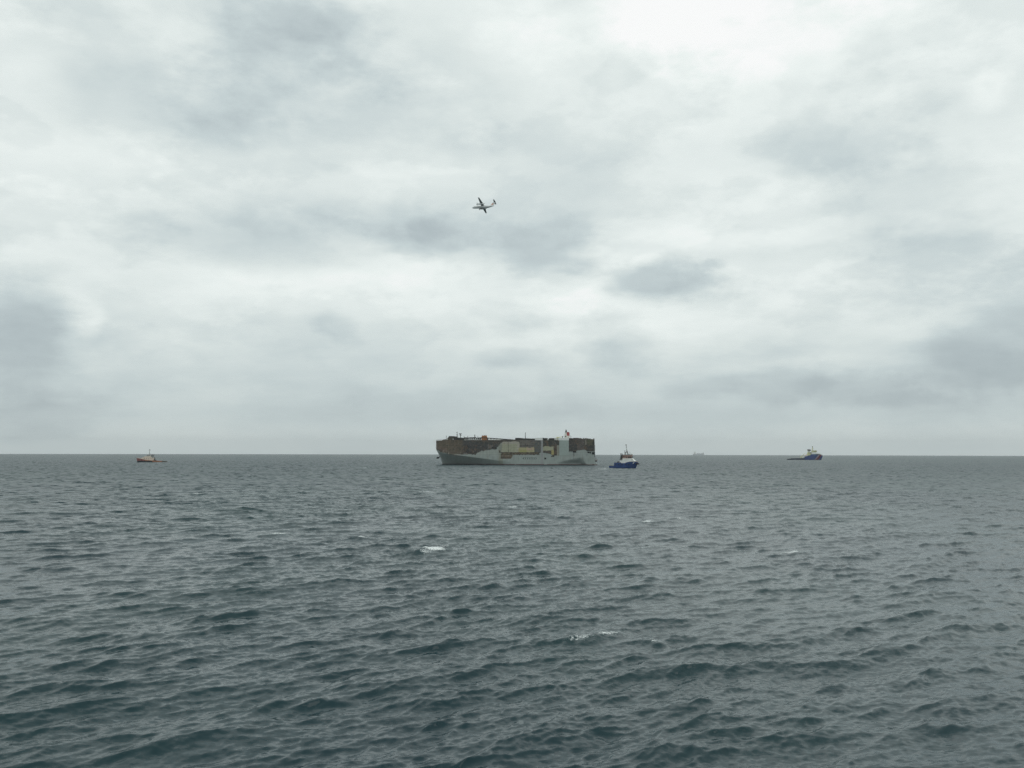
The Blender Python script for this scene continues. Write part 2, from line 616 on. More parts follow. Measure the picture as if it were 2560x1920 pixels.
    for nm, arr in (('foam', foam), ('coarse', lod)):
        at = me.attributes.new(nm, 'FLOAT', 'POINT')
        at.data.foreach_set('value', np.concatenate([arr.ravel(), [0]]).astype(np.float32))
    o = bpy.data.objects.new('sea', me)
    col.objects.link(o)
    tag(o, kind='structure')
    # water
    m = bpy.data.materials.new('sea_water')
    m.use_nodes = True
    t = NT(m.node_tree)
    P = t.n('ShaderNodeTexCoord').outputs['Object']
    geo = t.n('ShaderNodeNewGeometry')
    N = geo.outputs['Normal']
    fo = t.n('ShaderNodeAttribute', attribute_name='foam').outputs['Fac']
    lo = t.n('ShaderNodeAttribute', attribute_name='coarse').outputs['Fac']
    half = (0.5, 0.5, 0.5)
    # ripples finer than the mesh, as tilts of the surface
    rip = t.v('SUBTRACT', t.noise(t.v('MULTIPLY', P, (0.75, 1.3, 1.0)), 3.2, 3.0, 0.6, 'Color'), half)
    mid = t.v('SUBTRACT', t.noise(t.v('MULTIPLY', P, (0.6, 1.25, 0.0)), 0.55, 3.0, 0.6, 'Color'), half)
    gst = t.mr(t.noise(t.v('MULTIPLY', P, (0.03, 0.018, 0.0)), 1.0, 4.0, 0.6), 0.3, 0.7, 0.75, 1.25)
    tilt = t.v('ADD', t.v('MULTIPLY', t.v('SCALE', rip, gst), (0.34, 0.46, 0.0)),
               t.v('MULTIPLY', t.v('SCALE', mid, t.m('MULTIPLY', lo, gst)), (0.7, 1.6, 0.0)))
    # steep lee faces of the crests too far off for the mesh to carry
    cr = t.noise(t.v('ADD', t.v('MULTIPLY', P, (0.16, 0.30, 0.0)), (0.0, 0.0, 4.0)), 1.0, 4.0, 0.6)
    cr2 = t.noise(t.v('ADD', t.v('MULTIPLY', P, (0.035, 0.05, 0.0)), (0.0, 0.0, 9.0)), 1.0, 4.0, 0.6)
    st_ = t.m('MULTIPLY', t.mr(cr, 0.52, 0.62), t.mr(cr2, 0.40, 0.58))
    lee = (-math.cos(wdir), -math.sin(wdir), 0.0)
    tilt = t.v('ADD', tilt, t.v('SCALE', lee, t.m('MULTIPLY', t.m('MULTIPLY', st_, lo), 1.1)))
    Nn = t.v('NORMALIZE', t.v('ADD', N, tilt))
    deep = t.noise(t.v('MULTIPLY', P, (0.02, 0.012, 0.0)), 1.0, 3.0, 0.5)
    body = t.mix(t.mr(deep, 0.3, 0.7), (0.0025, 0.0235, 0.0315, 1), (0.0045, 0.031, 0.0345, 1))
    wtr = t.n('ShaderNodeBsdfPrincipled')
    t.put(wtr.inputs['Base Color'], body)
    t.put(wtr.inputs['Roughness'], t.mr(lo, 0.0, 1.0, 0.14, 0.355, smooth=False))
    wtr.inputs['IOR'].default_value = 1.333
    wtr.inputs['Specular IOR Level'].default_value = 0.36
    t.put(wtr.inputs['Normal'], Nn)
    fm = t.n('ShaderNodeBsdfPrincipled')
    t.put(fm.inputs['Base Color'], (0.72, 0.76, 0.76, 1))
    fm.inputs['Roughness'].default_value = 0.8
    fn = t.noise(t.v('MULTIPLY', P, (1.0, 1.0, 1.0)), 5.0, 5.0, 0.75)
    msk = t.mr(t.m('ADD', fo, t.m('MULTIPLY', t.m('SUBTRACT', fn, 0.5), 2.6)), 0.45, 0.85, 0.0, 1.0)
    msk = t.m('MULTIPLY', msk, t.mr(fo, 0.03, 0.2))
    msk = t.m('MULTIPLY', msk, t.mr(fo, 0.2, 1.0, 0.55, 1.0))
    ms = t.n('ShaderNodeMixShader')
    t.put(ms.inputs[0], msk)
    t.put(ms.inputs[1], wtr.outputs[0])
    t.put(ms.inputs[2], fm.outputs[0])
    out = t.n('ShaderNodeOutputMaterial')
    t.put(out.inputs[0], ms.outputs[0])
    me.materials.append(m)


build_sea()

# ------------------------------------------------------------------ shared materials
M_hullpaint = attr_mat('weathered_hull_paint')
M_white = mat('white_ship_paint', (0.78, 0.80, 0.78, 1), 0.5, var=0.12)
M_offwhite = mat('stained_white_paint', (0.62, 0.63, 0.58, 1), 0.6, var=0.25)
M_cream = mat('cream_house_paint', (0.70, 0.60, 0.50, 1), 0.55, var=0.2)
M_grey = mat('grey_green_ship_paint', (0.34, 0.40, 0.375, 1), 0.55, var=0.14)
M_dark = mat('dark_steel', (0.045, 0.05, 0.05, 1), 0.6, var=0.3)
M_black = mat('dark_opening', (0.012, 0.014, 0.015, 1), 0.8, var=0.2)
M_glass = mat('dark_window_glass', (0.02, 0.024, 0.028, 1), 0.12, var=0.2, spec=0.5)
M_burnt = mat('scorched_brown_steel', (0.085, 0.075, 0.062, 1), 0.85, var=0.5, scale=1.6)
M_char = mat('charred_steel', (0.040, 0.039, 0.036, 1), 0.85, var=0.5, scale=1.6)
M_rust = mat('orange_rust', (0.36, 0.16, 0.07, 1), 0.85, var=0.45, scale=2.0)
M_red = mat('dull_red_paint', (0.34, 0.07, 0.07, 1), 0.6, var=0.3)
M_yellow = mat('pale_yellow_paint', (0.62, 0.62, 0.36, 1), 0.55, var=0.2)
M_brown = mat('brown_house_paint', (0.36, 0.23, 0.19, 1), 0.6, var=0.25)
M_steel = mat('grey_steel', (0.22, 0.24, 0.24, 1), 0.5, var=0.25)
M_blue = mat('deep_blue_paint', (0.022, 0.05, 0.16, 1), 0.4, var=0.25)
M_orange = mat('orange_paint', (0.62, 0.20, 0.06, 1), 0.5, var=0.2)
M_rubber = mat('black_rubber', (0.02, 0.02, 0.02, 1), 0.8, var=0.2)


# ------------------------------------------------------------------ the burnt car carrier
def car_carrier():
    K = 0.1009
    P = sea_point(1287, 1162)
    yaw = R(-5.0)
    # local +X = bow, the bow lies to the left: heading 180 deg, stern swung towards the viewer
    root = thing('car_carrier', P, PI + yaw, 'huge fire-scorched car carrier with grey green hull and burnt brown upper decks', 'ship')
    root.scale = (0.972, 0.972, 0.972)
    L = 191.5
    HB = 16.0
    MID = L / 2

    def X(zx):                 # measured position along the side -> local x (bow = +)
        return MID - (zx - 148) * K

    def Zh(zy):
        return (535 - zy) * K

    def top(u):
        zx = 148 + (1 - u) * L / K
        t = np.interp(zx, [148, 240, 246, 290, 296, 500, 1110, 1430, 1640, 1744, 1750, 1900, 1906, 1940, 1955, 2040, 2060],
                      [248, 248, 244, 240, 240, 243, 243, 243, 243, 243, 221, 220, 224, 222, 230, 226, 226])
        z = Zh(t)
        j = vnoise(zx / 14.0, zx * 0 + 5.0, 4, 3) * 1.6
        j = np.where(zx > 1746, j * 1.2, j * 0.25)
        j = np.where(zx < 300, 0, j)
        return z + j

    def xb(z):
        return MID - np.interp(z, [-3, 0, 3, 8, 13, 17.5, 19, 30, 40], [9.0, 7.6, 7.0, 5.6, 3.0, 0.5, 0.1, 0.0, 0.0])

    def xs(z):
        return -MID + np.interp(z, [-3, 1.2, 2.5, 8, 14, 18, 40], [-3.4, -3.0, -1.2, 0.4, 1.2, 0.6, -0.2])

    def hb(u, z):
        d = (1 - u) * L                       # metres from the bow
        full = HB * np.sqrt(np.clip(1 - (1 - np.clip(d / 15.0, 0, 1)) ** 2.2, 0, 1))
        wl = HB * np.clip(sstep(d, 0, 95) ** 1.25, 0.004, 1)
        s = np.clip(z / np.clip(14.8 - d * 0.13, 5.0, 15), 0, 1)
        fore = wl + (full - wl) * s
        # stern: tucked in at the waterline, full again in the transom frames
        tuck = 5.8 * sstep(d, 138, 172) * (1 - sstep(d, 172.5, 180)) * (1 - sstep(z, 0.2, 9.5 * np.clip((d - 128) / 45, .15, 1)))
        return np.minimum(fore, HB - tuck)

    def paint(xx, zz, side):
        zx = 148 + (MID - xx) / K
        zy = 535 - zz / K
        n1 = vnoise(zx / 45.0, zy / 30.0, 11, 4)
        n2 = vnoise(zx / 16.0 + 9, zy / 16.0, 12, 4)
        n3 = vnoise(zx / 9.0 + 3, zy / 60.0, 13, 3)
        jx, jy = zx + n2 * 26, zy + n1 * 26 + n2 * 14
        c = np.empty(zx.shape + (3,))

        def put(mask, colr, soft=None):
            nonlocal c
            f = mask[..., None] if mask.dtype != bool else mask[..., None].astype(float)
            c = c * (1 - f) + np.array(colr) * f

        c[:] = (0.37, 0.415, 0.395)
        c *= (1 + 0.16 * n1 + 0.10 * n3)[..., None]
        put(np.clip(sstep(zy, 440, 400) * sstep(zx, 420, 700) * (zx < 960), 0, 1) * 0.5, (0.44, 0.47, 0.42))
        # scorch line of the fore body
        line = np.interp(jx, [100, 148, 240, 330, 400, 520, 640, 720, 800, 890, 930, 955, 975],
                         [350, 352, 385, 414, 420, 413, 408, 372, 362, 352, 300, 262, 235])
        brown = np.array([0.185, 0.150, 0.108])
        f = sstep(line - jy, -5.0, 7.0)
        f = np.where(zx > 975, 0, f)
        bc = brown[None, None, :] * (1 + 0.5 * n1 + 0.5 * n3)[..., None]
        grey = np.array([0.098, 0.098, 0.098]) * (1 + 0.6 * n2 + 0.4 * n3)[..., None]
        wd = sstep(jx, 470, 520)[..., None]
        bc = bc * (1 - wd) + grey * wd
        c = c * (1 - f[..., None]) + bc * f[..., None]
        put(sstep(jx, 500, 520) * sstep(560, jx, jx * 0 + 1) * 0 + ((jx > 505) & (jx < 560) & (jy > 300) & (jy < 400)), (0.055, 0.058, 0.06))
        put((jx > 240) & (jx < 300) & (jy > 345) & (jy < 380), (0.26, 0.19, 0.16))
        put((jx > 160) & (jx < 235) & (jy > 320) & (jy < 362), (0.24, 0.18, 0.15))
        put((zx > 318 + n2 * 8) & (zx < 330 + n2 * 8) & (jy > 392) & (jy < 425), (0.42, 0.38, 0.34))
        put((jx > 250) & (jx < 265) & (jy > 365) & (jy < 400), (0.34, 0.28, 0.24))
        put((jx > 375) & (jx < 470) & (jy > 418) & (jy < 432), (0.46, 0.43, 0.40))
        put((jx > 560) & (jx < 650) & (jy > 380) & (jy < 410), (0.09, 0.075, 0.065))
        put((jx > 500) & (jx < 545) & (jy > 388) & (jy < 414), (0.24, 0.22, 0.20))
        put((jx > 790) & (jx < 850) & (jy > 300) & (jy < 345), (0.22, 0.21, 0.20))
        put((jx > 840) & (jx < 900) & (jy > 325) & (jy < 350), (0.05, 0.05, 0.05))
        put((jx > 660) & (jx < 960) & (jy < 268), (0.12, 0.105, 0.09))
        put(sstep(jx, 905, 930) * (jx < 975) * sstep(jy, 275, 300) * 0.8, (0.30, 0.31, 0.25))
        # blistered bare side amidships
        mid_ = (jx > 955) & (zx < 1420) & (zy < 392 + n2 * 6)
        put(mid_, (0.46, 0.43, 0.365))
        put(mid_ & (jy < 262), (0.17, 0.155, 0.14))
        put(mid_ & (jx > 1165) & (jy < 332), (0.225, 0.21, 0.19))
        put(mid_ & (jx > 1165) & (jy > 300) & (jy < 318), (0.17, 0.155, 0.145))
        put(mid_ & (jx > 1150) & (jy > 332), (0.46, 0.42, 0.25))
        put(mid_ & (jx > 955) & (jx < 1140) & (jy > 290) & (jy < 385), (0.42, 0.42, 0.31))
        put(mid_ & (zx > 1170) & (zx < 1250) & (jy > 355), (0.42, 0.40, 0.17))
        put(mid_ & (zx > 1250) & (zx < 1330) & (jy > 335) & (jy < 362), (0.52, 0.40, 0.30))
        put(mid_ & (zx > 1340), (0.17, 0.185, 0.18))
        put(mid_ & (np.abs(zx - 1035) < 2.6), (0.20, 0.20, 0.17))
        # dark broken band below it and the patch that hangs down from it
        put((jx > 945) & (zx < 1400) & (zy > 386 + n2 * 8) & (zy < 416 + n2 * 12), (0.12, 0.095, 0.075))
        put((jx > 960) & (jx < 1395) & (zy > 392) & (zy < 404) & (n3 > 0.05), (0.28, 0.24, 0.14))
        put((zx > 943 + n2 * 10) & (zx < 1084 - np.maximum(0, zy - 425) * .5 + n2 * 10) & (zy > 405) & (zy < 462 + n2 * 9), (0.15, 0.12, 0.09))
        put((zx > 955) & (zx < 1065) & (np.abs(zy - 428 - n2 * 9) < 6), (0.30, 0.26, 0.19))
        put((jx > 925) & (jx < 945) & (jy > 365) & (jy < 385), (0.05, 0.06, 0.05))
        # second patch before the funnel casing
        p2 = (zx > 1443) & (zx < 1632 + n2 * 8)
        lo2 = np.interp(zx, [1443, 1520, 1560, 1600, 1632], [392, 405, 425, 424, 402]) + n2 * 14
        put(p2 & (zy < lo2), (0.13, 0.115, 0.10))
        put(p2 & (zy < 318 + n2 * 10), (0.075, 0.08, 0.072))
        put(p2 & (zx < 1565) & (jy > 318) & (jy < 362), (0.42, 0.42, 0.30))
        put(p2 & (zx > 1540) & (zx < 1568) & (jy > 360) & (jy < 415), (0.46, 0.40, 0.18))
        put(p2 & (zx > 1575) & (zx < 1605) & (jy > 300) & (jy < 420), (0.17, 0.12, 0.09))
        put(p2 & (zx > 1605) & (jy > 310) & (zy < 428), (0.32, 0.32, 0.27))
        put((zx > 1535) & (zx < 1575) & (np.abs(zy - 432 - n2 * 8) < 7), (0.06, 0.06, 0.05))
        # the pale strip below the sheer and the clean pillar
        put((zx > 1345) & (zx < 1443) & (zy < 254), (0.15, 0.15, 0.14))
        put((zx > 1419) & (zx < 1443), (0.36, 0.37, 0.37))
        # scorched after end
        lo3 = np.interp(zx, [1735, 1740, 1800, 1850, 1930, 1960, 2045, 2060], [372, 378, 376, 362, 355, 372, 378, 378]) + n2 * 7
        aft = (zx > 1736 + n2 * 8) & (zy < lo3)
        put(aft, (0.115, 0.10, 0.092))
        put(aft & (jy > 290), (0.085, 0.085, 0.082))
        put(aft & (jx > 1840) & (jx < 1935) & (n1 > -0.05), (0.15, 0.13, 0.12))
        put(aft & (np.abs(jx - 1942) < 5) & (jy < 300), (0.36, 0.33, 0.26))
        put(aft & (jx > 1955) & (jy < 300), (0.15, 0.15, 0.10))
        put((np.abs(jx - 1803) < 6) & (zy > 392) & (zy < 470), (0.24, 0.27, 0.27))
        # boot topping
        put(zy > 525 + n1 * 5, (0.20, 0.10, 0.105))
        put(zy > 533 + n1 * 3, (0.06, 0.045, 0.05))
        return np.clip(c, 0.02, 0.8)

    paint0 = paint

    def paint(xx, zz, side):
        c = paint0(xx, zz, side)
        lum = c.mean(-1, keepdims=True)
        zx = 148 + (MID - xx) / K
        zy = 535 - zz / K
        sc_ = sstep(0.30 - lum[..., 0], 0.0, 0.08) * (zy < 470)          # only where the fire went
        a1 = vnoise(zx / 22.0, zy / 17.0, 41, 4)
        a2 = vnoise(zx / 7.0, zy / 8.0, 42, 3)
        a3 = vnoise(zx / 5.0 + 11, zy / 70.0, 43, 3)

        def lay(c, m, colr):
            f = (np.clip(m, 0, 1) * sc_)[..., None]
            return c * (1 - f) + np.array(colr) * f
        c = lay(c, sstep(a1 + .5 * a2, .08, .24) * .6, (0.24, 0.155, 0.095))
        c = lay(c, sstep(-a1 + .6 * a3, .12, .28) * .65, (0.055, 0.052, 0.048))
        c = lay(c, sstep(a2 + .7 * a3, .26, .34) * .7, (0.34, 0.31, 0.26))
        c = lay(c, sstep(-a2 + .3 * a1, .26, .32) * .8, (0.03, 0.03, 0.03))
        # deck edges and plate seams showing through
        seam = (np.abs((zz - 1.2) % 2.7) < 0.36) & (zy < 430)
        c = np.where(seam[..., None], c * 0.8, c)
        rib = (np.abs(xx % 7.2) < 0.4) & (zy < 430)
        c = np.where(rib[..., None], c * 0.86, c)
        rust = sstep(vnoise(zx / 3.5, zy / 90.0, 45, 2) + .25 * a1, .20, .34) * (zy < 525) * .35
        c = c * (1 - rust[..., None]) + np.array((0.24, 0.17, 0.11)) * rust[..., None]
        return c * np.where(lum > .3, 0.88, 0.66 + 0.16 * np.clip((lum - .15) / .15, 0, 1))
    hull_mesh('hull', M_hullpaint, root, L, xb, xs, top, hb, 520, 84, -3.0, paint, (0.16, 0.15, 0.13))

    def sidebox(name, zx0, zx1, zy0, zy1, m, y=-1, proud=0.12, thick=0.5):
        # port side faces the viewer: local -Y or +Y? bow left => local +Y points to the viewer
        yy = HB + proud
        b = MB().box(X(zx1), X(zx0), yy - thick, yy, Zh(zy1), Zh(zy0))
        return b.build(name, m, root)

    # openings in the side
    sidebox('side_opening', 1205, 1365, 448, 466, M_dark)
    sidebox('side_opening', 1458, 1480, 448, 468, M_black)
    sidebox('side_opening', 1792, 1832, 371, 389, M_black)
    sidebox('side_opening', 1962, 1986, 378, 395, M_black)
    sidebox('side_opening', 1988, 2004, 381, 397, M_black)
    b = MB()
    for k in range(6):
        b.box(X(1362) + k * 2.55 + .2, X(1362) + k * 2.55 + 2.1, HB + .121, HB + .2, Zh(464), Zh(451))
    b.build('louvre', M_grey, root)
    MB().box(-MID - 0.35, -MID + 3.2, 10.5, HB + .15, Zh(410), Zh(382)).build('stern_opening', M_black, root)
    # transom: quarter ramp folded up on the stern
    MB().prism([(-MID + .9, Zh(440)), (-MID + .6, Zh(300)), (-MID - .5, Zh(300)), (-MID - .3, Zh(440))], -13, 4).build('stern_ramp', M_steel, root)
    # upper works
    rnd = random.Random(5)

    def jag(name, zx0, zx1, zyb, prof, y0, y1, m):
        """plate whose top edge is torn"""
        pr = [(X(zx1), Zh(zyb)), (X(zx0), Zh(zyb))]
        for zx, zy in prof:
            pr.append((X(zx), Zh(zy)))
        return MB().prism(pr, y0, y1).build(name, m, root)

    jag('wheelhouse', 246, 380, 246, [(246, 240), (262, 236), (296, 233), (310, 216), (326, 200), (380, 200)], -14.8, 14.8, M_burnt)
    jag('wheelhouse_roof', 322, 384, 203, [(322, 196), (384, 197)], -15.2, 15.2, M_char)
    MB().box(X(312), X(294), 14.82, 15.0, Zh(238), Zh(226)).build('hatch_cover', M_offwhite, root)
    MB().box(X(382), X(368), 14.82, 15.0, Zh(236), Zh(228)).build('hatch_cover', M_offwhite, root)
    jag('deckhouse', 380, 505, 248, [(380, 209), (420, 211), (424, 216), (470, 214), (505, 220)], -14.6, 14.6, M_char)
    jag('deck_coaming', 505, 700, 246, [(505, 237), (700, 238)], -14.2, 14.2, M_offwhite)
    # collapsed upper plating: a bent roof sheet standing off the deck on frames
    b = MB()
    pts = [(505, 209), (560, 212), (610, 209), (660, 214), (715, 210), (780, 214), (860, 219), (940, 224), (1030, 231), (1112, 237)]
    for (a0, h0), (a1, h1) in zip(pts[:-1], pts[1:]):
        pr = [(X(a0), Zh(h0 + 7)), (X(a0), Zh(h0)), (X(a1), Zh(h1)), (X(a1), Zh(h1 + 7))]
        b.prism(pr, -13.8 + rnd.uniform(0, .4), 13.8 + rnd.uniform(-.4, .4))
    b.build('sagging_roof_plate', M_char, root)
    b = MB()
    for zx in list(range(505, 720, 24)) + list(range(790, 1100, 38)):
        h = np.interp(zx, [p[0] for p in pts], [p[1] for p in pts])
        for y in (-13, 13):
            MB().box(X(zx) - .35, X(zx) + .35, y - .3, y + .3, Zh(246), Zh(h + 6.5)).build('roof_frame', M_burnt, root)
    jag('fallen_pipe', 800, 945, 243, [(800, 231), (835, 233), (880, 232), (945, 236)], 12.6, 14.4, M_offwhite)
    jag('deck_plate', 870, 1115, 247, [(870, 238), (960, 236), (1040, 239), (1115, 241)], -14.0, 12.0, M_burnt)
    # burnt blocks and intact white houses further aft
    jag('roof_block', 1114, 1230, 246, [(1114, 216), (1160, 217), (1195, 219), (1230, 224)], -15, 15, M_char)
    jag('roof_block', 1230, 1345, 247, [(1230, 221), (1290, 224), (1345, 225)], -14.6, 14.9, M_char)
    jag('white_deckhouse', 1346, 1438, 246, [(1346, 218), (1390, 216), (1438, 216)], -12, 14.6, M_white)
    jag('roof_block', 1439, 1489, 250, [(1439, 214), (1450, 216), (1462, 220), (1489, 219)], -14, 15.1, M_char)
    jag('white_deckhouse', 1490, 1508, 246, [(1490, 232), (1508, 230)], -12, 14.2, M_offwhite)
    jag('roof_block', 1509, 1574, 250, [(1509, 222), (1530, 219), (1574, 220)], -14, 15.1, M_char)
    jag('white_deckhouse', 1575, 1612, 246, [(1575, 221), (1612, 220)], -12, 14.0, M_offwhite)
    # funnel casing: clean grey pillar up the whole side, white at the top
    MB().box(X(1744), X(1636), HB - .6, HB + .25, Zh(420), Zh(245)).build('casing_side', M_grey, root)
    jag('casing_top', 1622, 1746, 246, [(1622, 219), (1700, 217), (1746, 218)], -9, HB + .1, M_white)
    # funnel
    fn = MB().prism([(X(1749), Zh(218)), (X(1688), Zh(218)), (X(1692), Zh(165)), (X(1700), Zh(150)), (X(1745), Zh(148)), (X(1748), Zh(165))],
                    -4.5, 4.5).build('funnel', M_offwhite, root)
    MB().prism([(X(1750), Zh(190)), (X(1720), Zh(190)), (X(1716), Zh(160)), (X(1722), Zh(145)), (X(1747), Zh(147)), (X(1750), Zh(160))],
               -4.62, 4.62).build('funnel_band', M_red, fn)
    b = MB()
    for y in (-2, 0, 2):
        b.tube((X(1709), y, Zh(156)), (X(1709), y, Zh(116 + abs(y) * 3)), 1.5, 0.35)
    b.build('exhaust_pipe', M_black, fn)
    MB().box(X(1712), X(1698), 4.62, 4.8, Zh(205), Zh(192)).build('funnel_door', M_burnt, fn)
    # provision crane and davits at the funnel
    b = MB().tube((X(1618), 12, Zh(246)), (X(1616), 12, Zh(212)), .55)
    b.tube((X(1594), 12, Zh(212)), (X(1664), 12, Zh(205)), .5, .3)
    b.tube((X(1594), 12, Zh(212)), (X(1616), 12, Zh(205)), .25)
    b.box(X(1628), X(1606), 11, 13, Zh(216), Zh(208))
    b.build('deck_crane', M_yellow, root)
    b = MB().tube((X(1668), 8, Zh(219)), (X(1668), 8, Zh(195)), .5).box(X(1678), X(1664), 7, 9, Zh(206), Zh(198))
    b.build('ventilator', M_steel, root)
    MB().tube((X(1768), 8, Zh(222)), (X(1766), 8, Zh(188)), .25).box(X(1770), X(1762), 7.6, 8.6, Zh(194), Zh(189)).build('ventilator', M_steel, root)
    # rusty orange winch house
    jag('rusted_winch_house', 714, 776, 244, [(714, 192), (726, 188), (733, 192), (745, 186), (766, 187), (769, 205), (776, 210)], 5, 13.6, M_rust)
    # masts
    def mast(name, zx, zyt, r, bars, m=M_dark, y=4):
        b = MB().tube((X(zx), y, Zh(248)), (X(zx), y, Zh(zyt)), r, r * .6)
        for (dx0, z0, dx1, z1) in bars:
            b.tube((X(zx + dx0), y, Zh(z0)), (X(zx + dx1), y, Zh(z1)), r * .55)
            b.tube((X(zx + (dx0 + dx1) / 2), y - 1.6, Zh((z0 + z1) / 2)), (X(zx + (dx0 + dx1) / 2), y + 1.6, Zh((z0 + z1) / 2)), r * .4)
        return b.build(name, m, root)
    mast('signal_mast', 281, 187, .28, [(-5, 205, 5, 205)], y=8)
    mast('radar_mast', 406, 146, .45, [(-10, 148, 5, 146), (-8, 178, 8, 178), (-6, 196, 10, 190)])
    mast('antenna_mast', 446, 160, .5, [(-3, 180, -16, 158), (2, 178, 18, 157), (-8, 188, 12, 186), (-12, 172, -4, 166)])
    mast('light_post', 490, 192, .22, [(-4, 200, 4, 199)])
    mast('light_post', 534, 190, .25, [(-8, 205, 6, 198)])
    mast('vent_mast', 619, 176, .45, [(-8, 184, 9, 181), (-10, 210, 14, 207), (-5, 196, 6, 197)])
    mast('light_post', 657, 196, .25, [(-4, 205, 4, 203)])
    mast('foremast', 1226, 150, .42, [(-4, 160, 5, 156)])
    mast('light_post', 2036, 222, .6, [(-4, 236, 4, 230)], y=14)
    b = MB()
    for i in range(34):
        zx = rnd.choice([rnd.uniform(400, 700), rnd.uniform(1760, 2040), rnd.uniform(390, 500)])
        zb = 244 if zx < 800 else 226
        y = rnd.uniform(5, 14)
        h = rnd.uniform(4, 17) if zx < 800 else rnd.uniform(2, 8)
        MB().prism([(X(zx) - rnd.uniform(.4, 1.4), Zh(zb)), (X(zx) + rnd.uniform(.4, 1.4), Zh(zb)),
                 (X(zx) + rnd.uniform(-.3, .8), Zh(zb - h)), (X(zx) - rnd.uniform(0, .8), Zh(zb - h * rnd.uniform(.5, 1)))], y, y + rnd.uniform(.3, 2)).build(
                     'twisted_debris', M_char, root)
    # torn plates at the after end
    jag('torn_stern_plate', 1752, 1858, 228, [(1752, 219), (1790, 221), (1800, 217), (1858, 216)], -15, 15.6, M_burnt)
    jag('torn_stern_plate', 1862, 1905, 230, [(1862, 219), (1880, 221), (1905, 225)], -12, 15.4, M_char)
    jag('torn_stern_plate', 1945, 2000, 234, [(1945, 216), (1956, 222), (1985, 228), (2000, 226)], -8, 14.8, M_char)
    jag('torn_stern_plate', 2028, 2046, 300, [(2030, 240), (2036, 224), (2044, 226)], 13, 16.3, M_char)
    # bow: mooring deck openings, anchor in its pocket on the stem
    b = MB().tube((MID - 3.2, 0, Zh(452)), (MID - 1.6, 2.5, Zh(452)), 1.0, .7)
    b.tube((MID - 5.0, 3.0, Zh(440)), (MID - 2.2, 5.0, Zh(460)), .45)
    b.box(MID - 3.4, MID - 1.2, 1.6, 4.6, Zh(463), Zh(450))
    b.tube((MID - 2.3, 1.0, Zh(446)), (MID - 2.3, 5.4, Zh(446)), .5, .3)
    b.build('anchor', M_black, root)
    # safety rails on the deck edge
    MB().rail([(X(160), 8, Zh(248)), (X(240), 13, Zh(248))], 1.1, 8, .07).build('railing', M_steel, root)
    MB().rail([(X(510), 15.6, Zh(243)), (X(700), 15.6, Zh(243))], 1.2, 16, .07).build('railing', M_steel, root)
    return root


car_carrier()


# ------------------------------------------------------------------ generic small-ship parts
def ship_hull(root, L, B, x_bow, x_stern, sheer, colour_fn, fb=0.33, stern=0.8, nx=70, nz=24, flare=0.35, deck=(.18, .12, .09)):
    """x measured from the stern; sheer = [(x, z)...]"""
    def top(u):
        return np.interp(u * L, [p[0] for p in sheer], [p[1] for p in sheer])

    def hb(u, z):
        fore = np.clip((1 - u) / fb, 0, 1)
        full = np.sqrt(np.clip(1 - (1 - fore) ** 2.3, 0, 1))
        wl = fore ** 0.8 * 0.97
        s = np.clip(z / (max(p[1] for p in sheer)), 0, 1)
        f = wl + (full - wl) * s ** 0.8
        aft = stern + (1 - stern) * np.clip(u / 0.25, 0, 1) ** 0.7
        return B / 2 * f * aft * (1 - 0.10 * (1 - s))
    def pf(x, z, side):
        n = vnoise(x / 2.5, z / 1.5, 31, 4)
        n2 = vnoise(x / 0.9 + 5, z / 4.0, 32, 3)
        return np.clip(colour_fn(x, z, n) * (1 + 0.35 * n + 0.25 * n2)[..., None], 0.01, 0.9)
    return hull_mesh('hull', M_hullpaint, root, L, x_bow, x_stern, top, hb, nx, nz, -1.5, pf, deck)


def fenders(root, L, B, zz, xs_, r=.45):
    for x in xs_:
        for s in (1, -1):
            MB().tube((x, s * (B / 2 + .1), zz - r), (x, s * (B / 2 + .1), zz + r), r, n=12).build('fender', M_rubber, root)


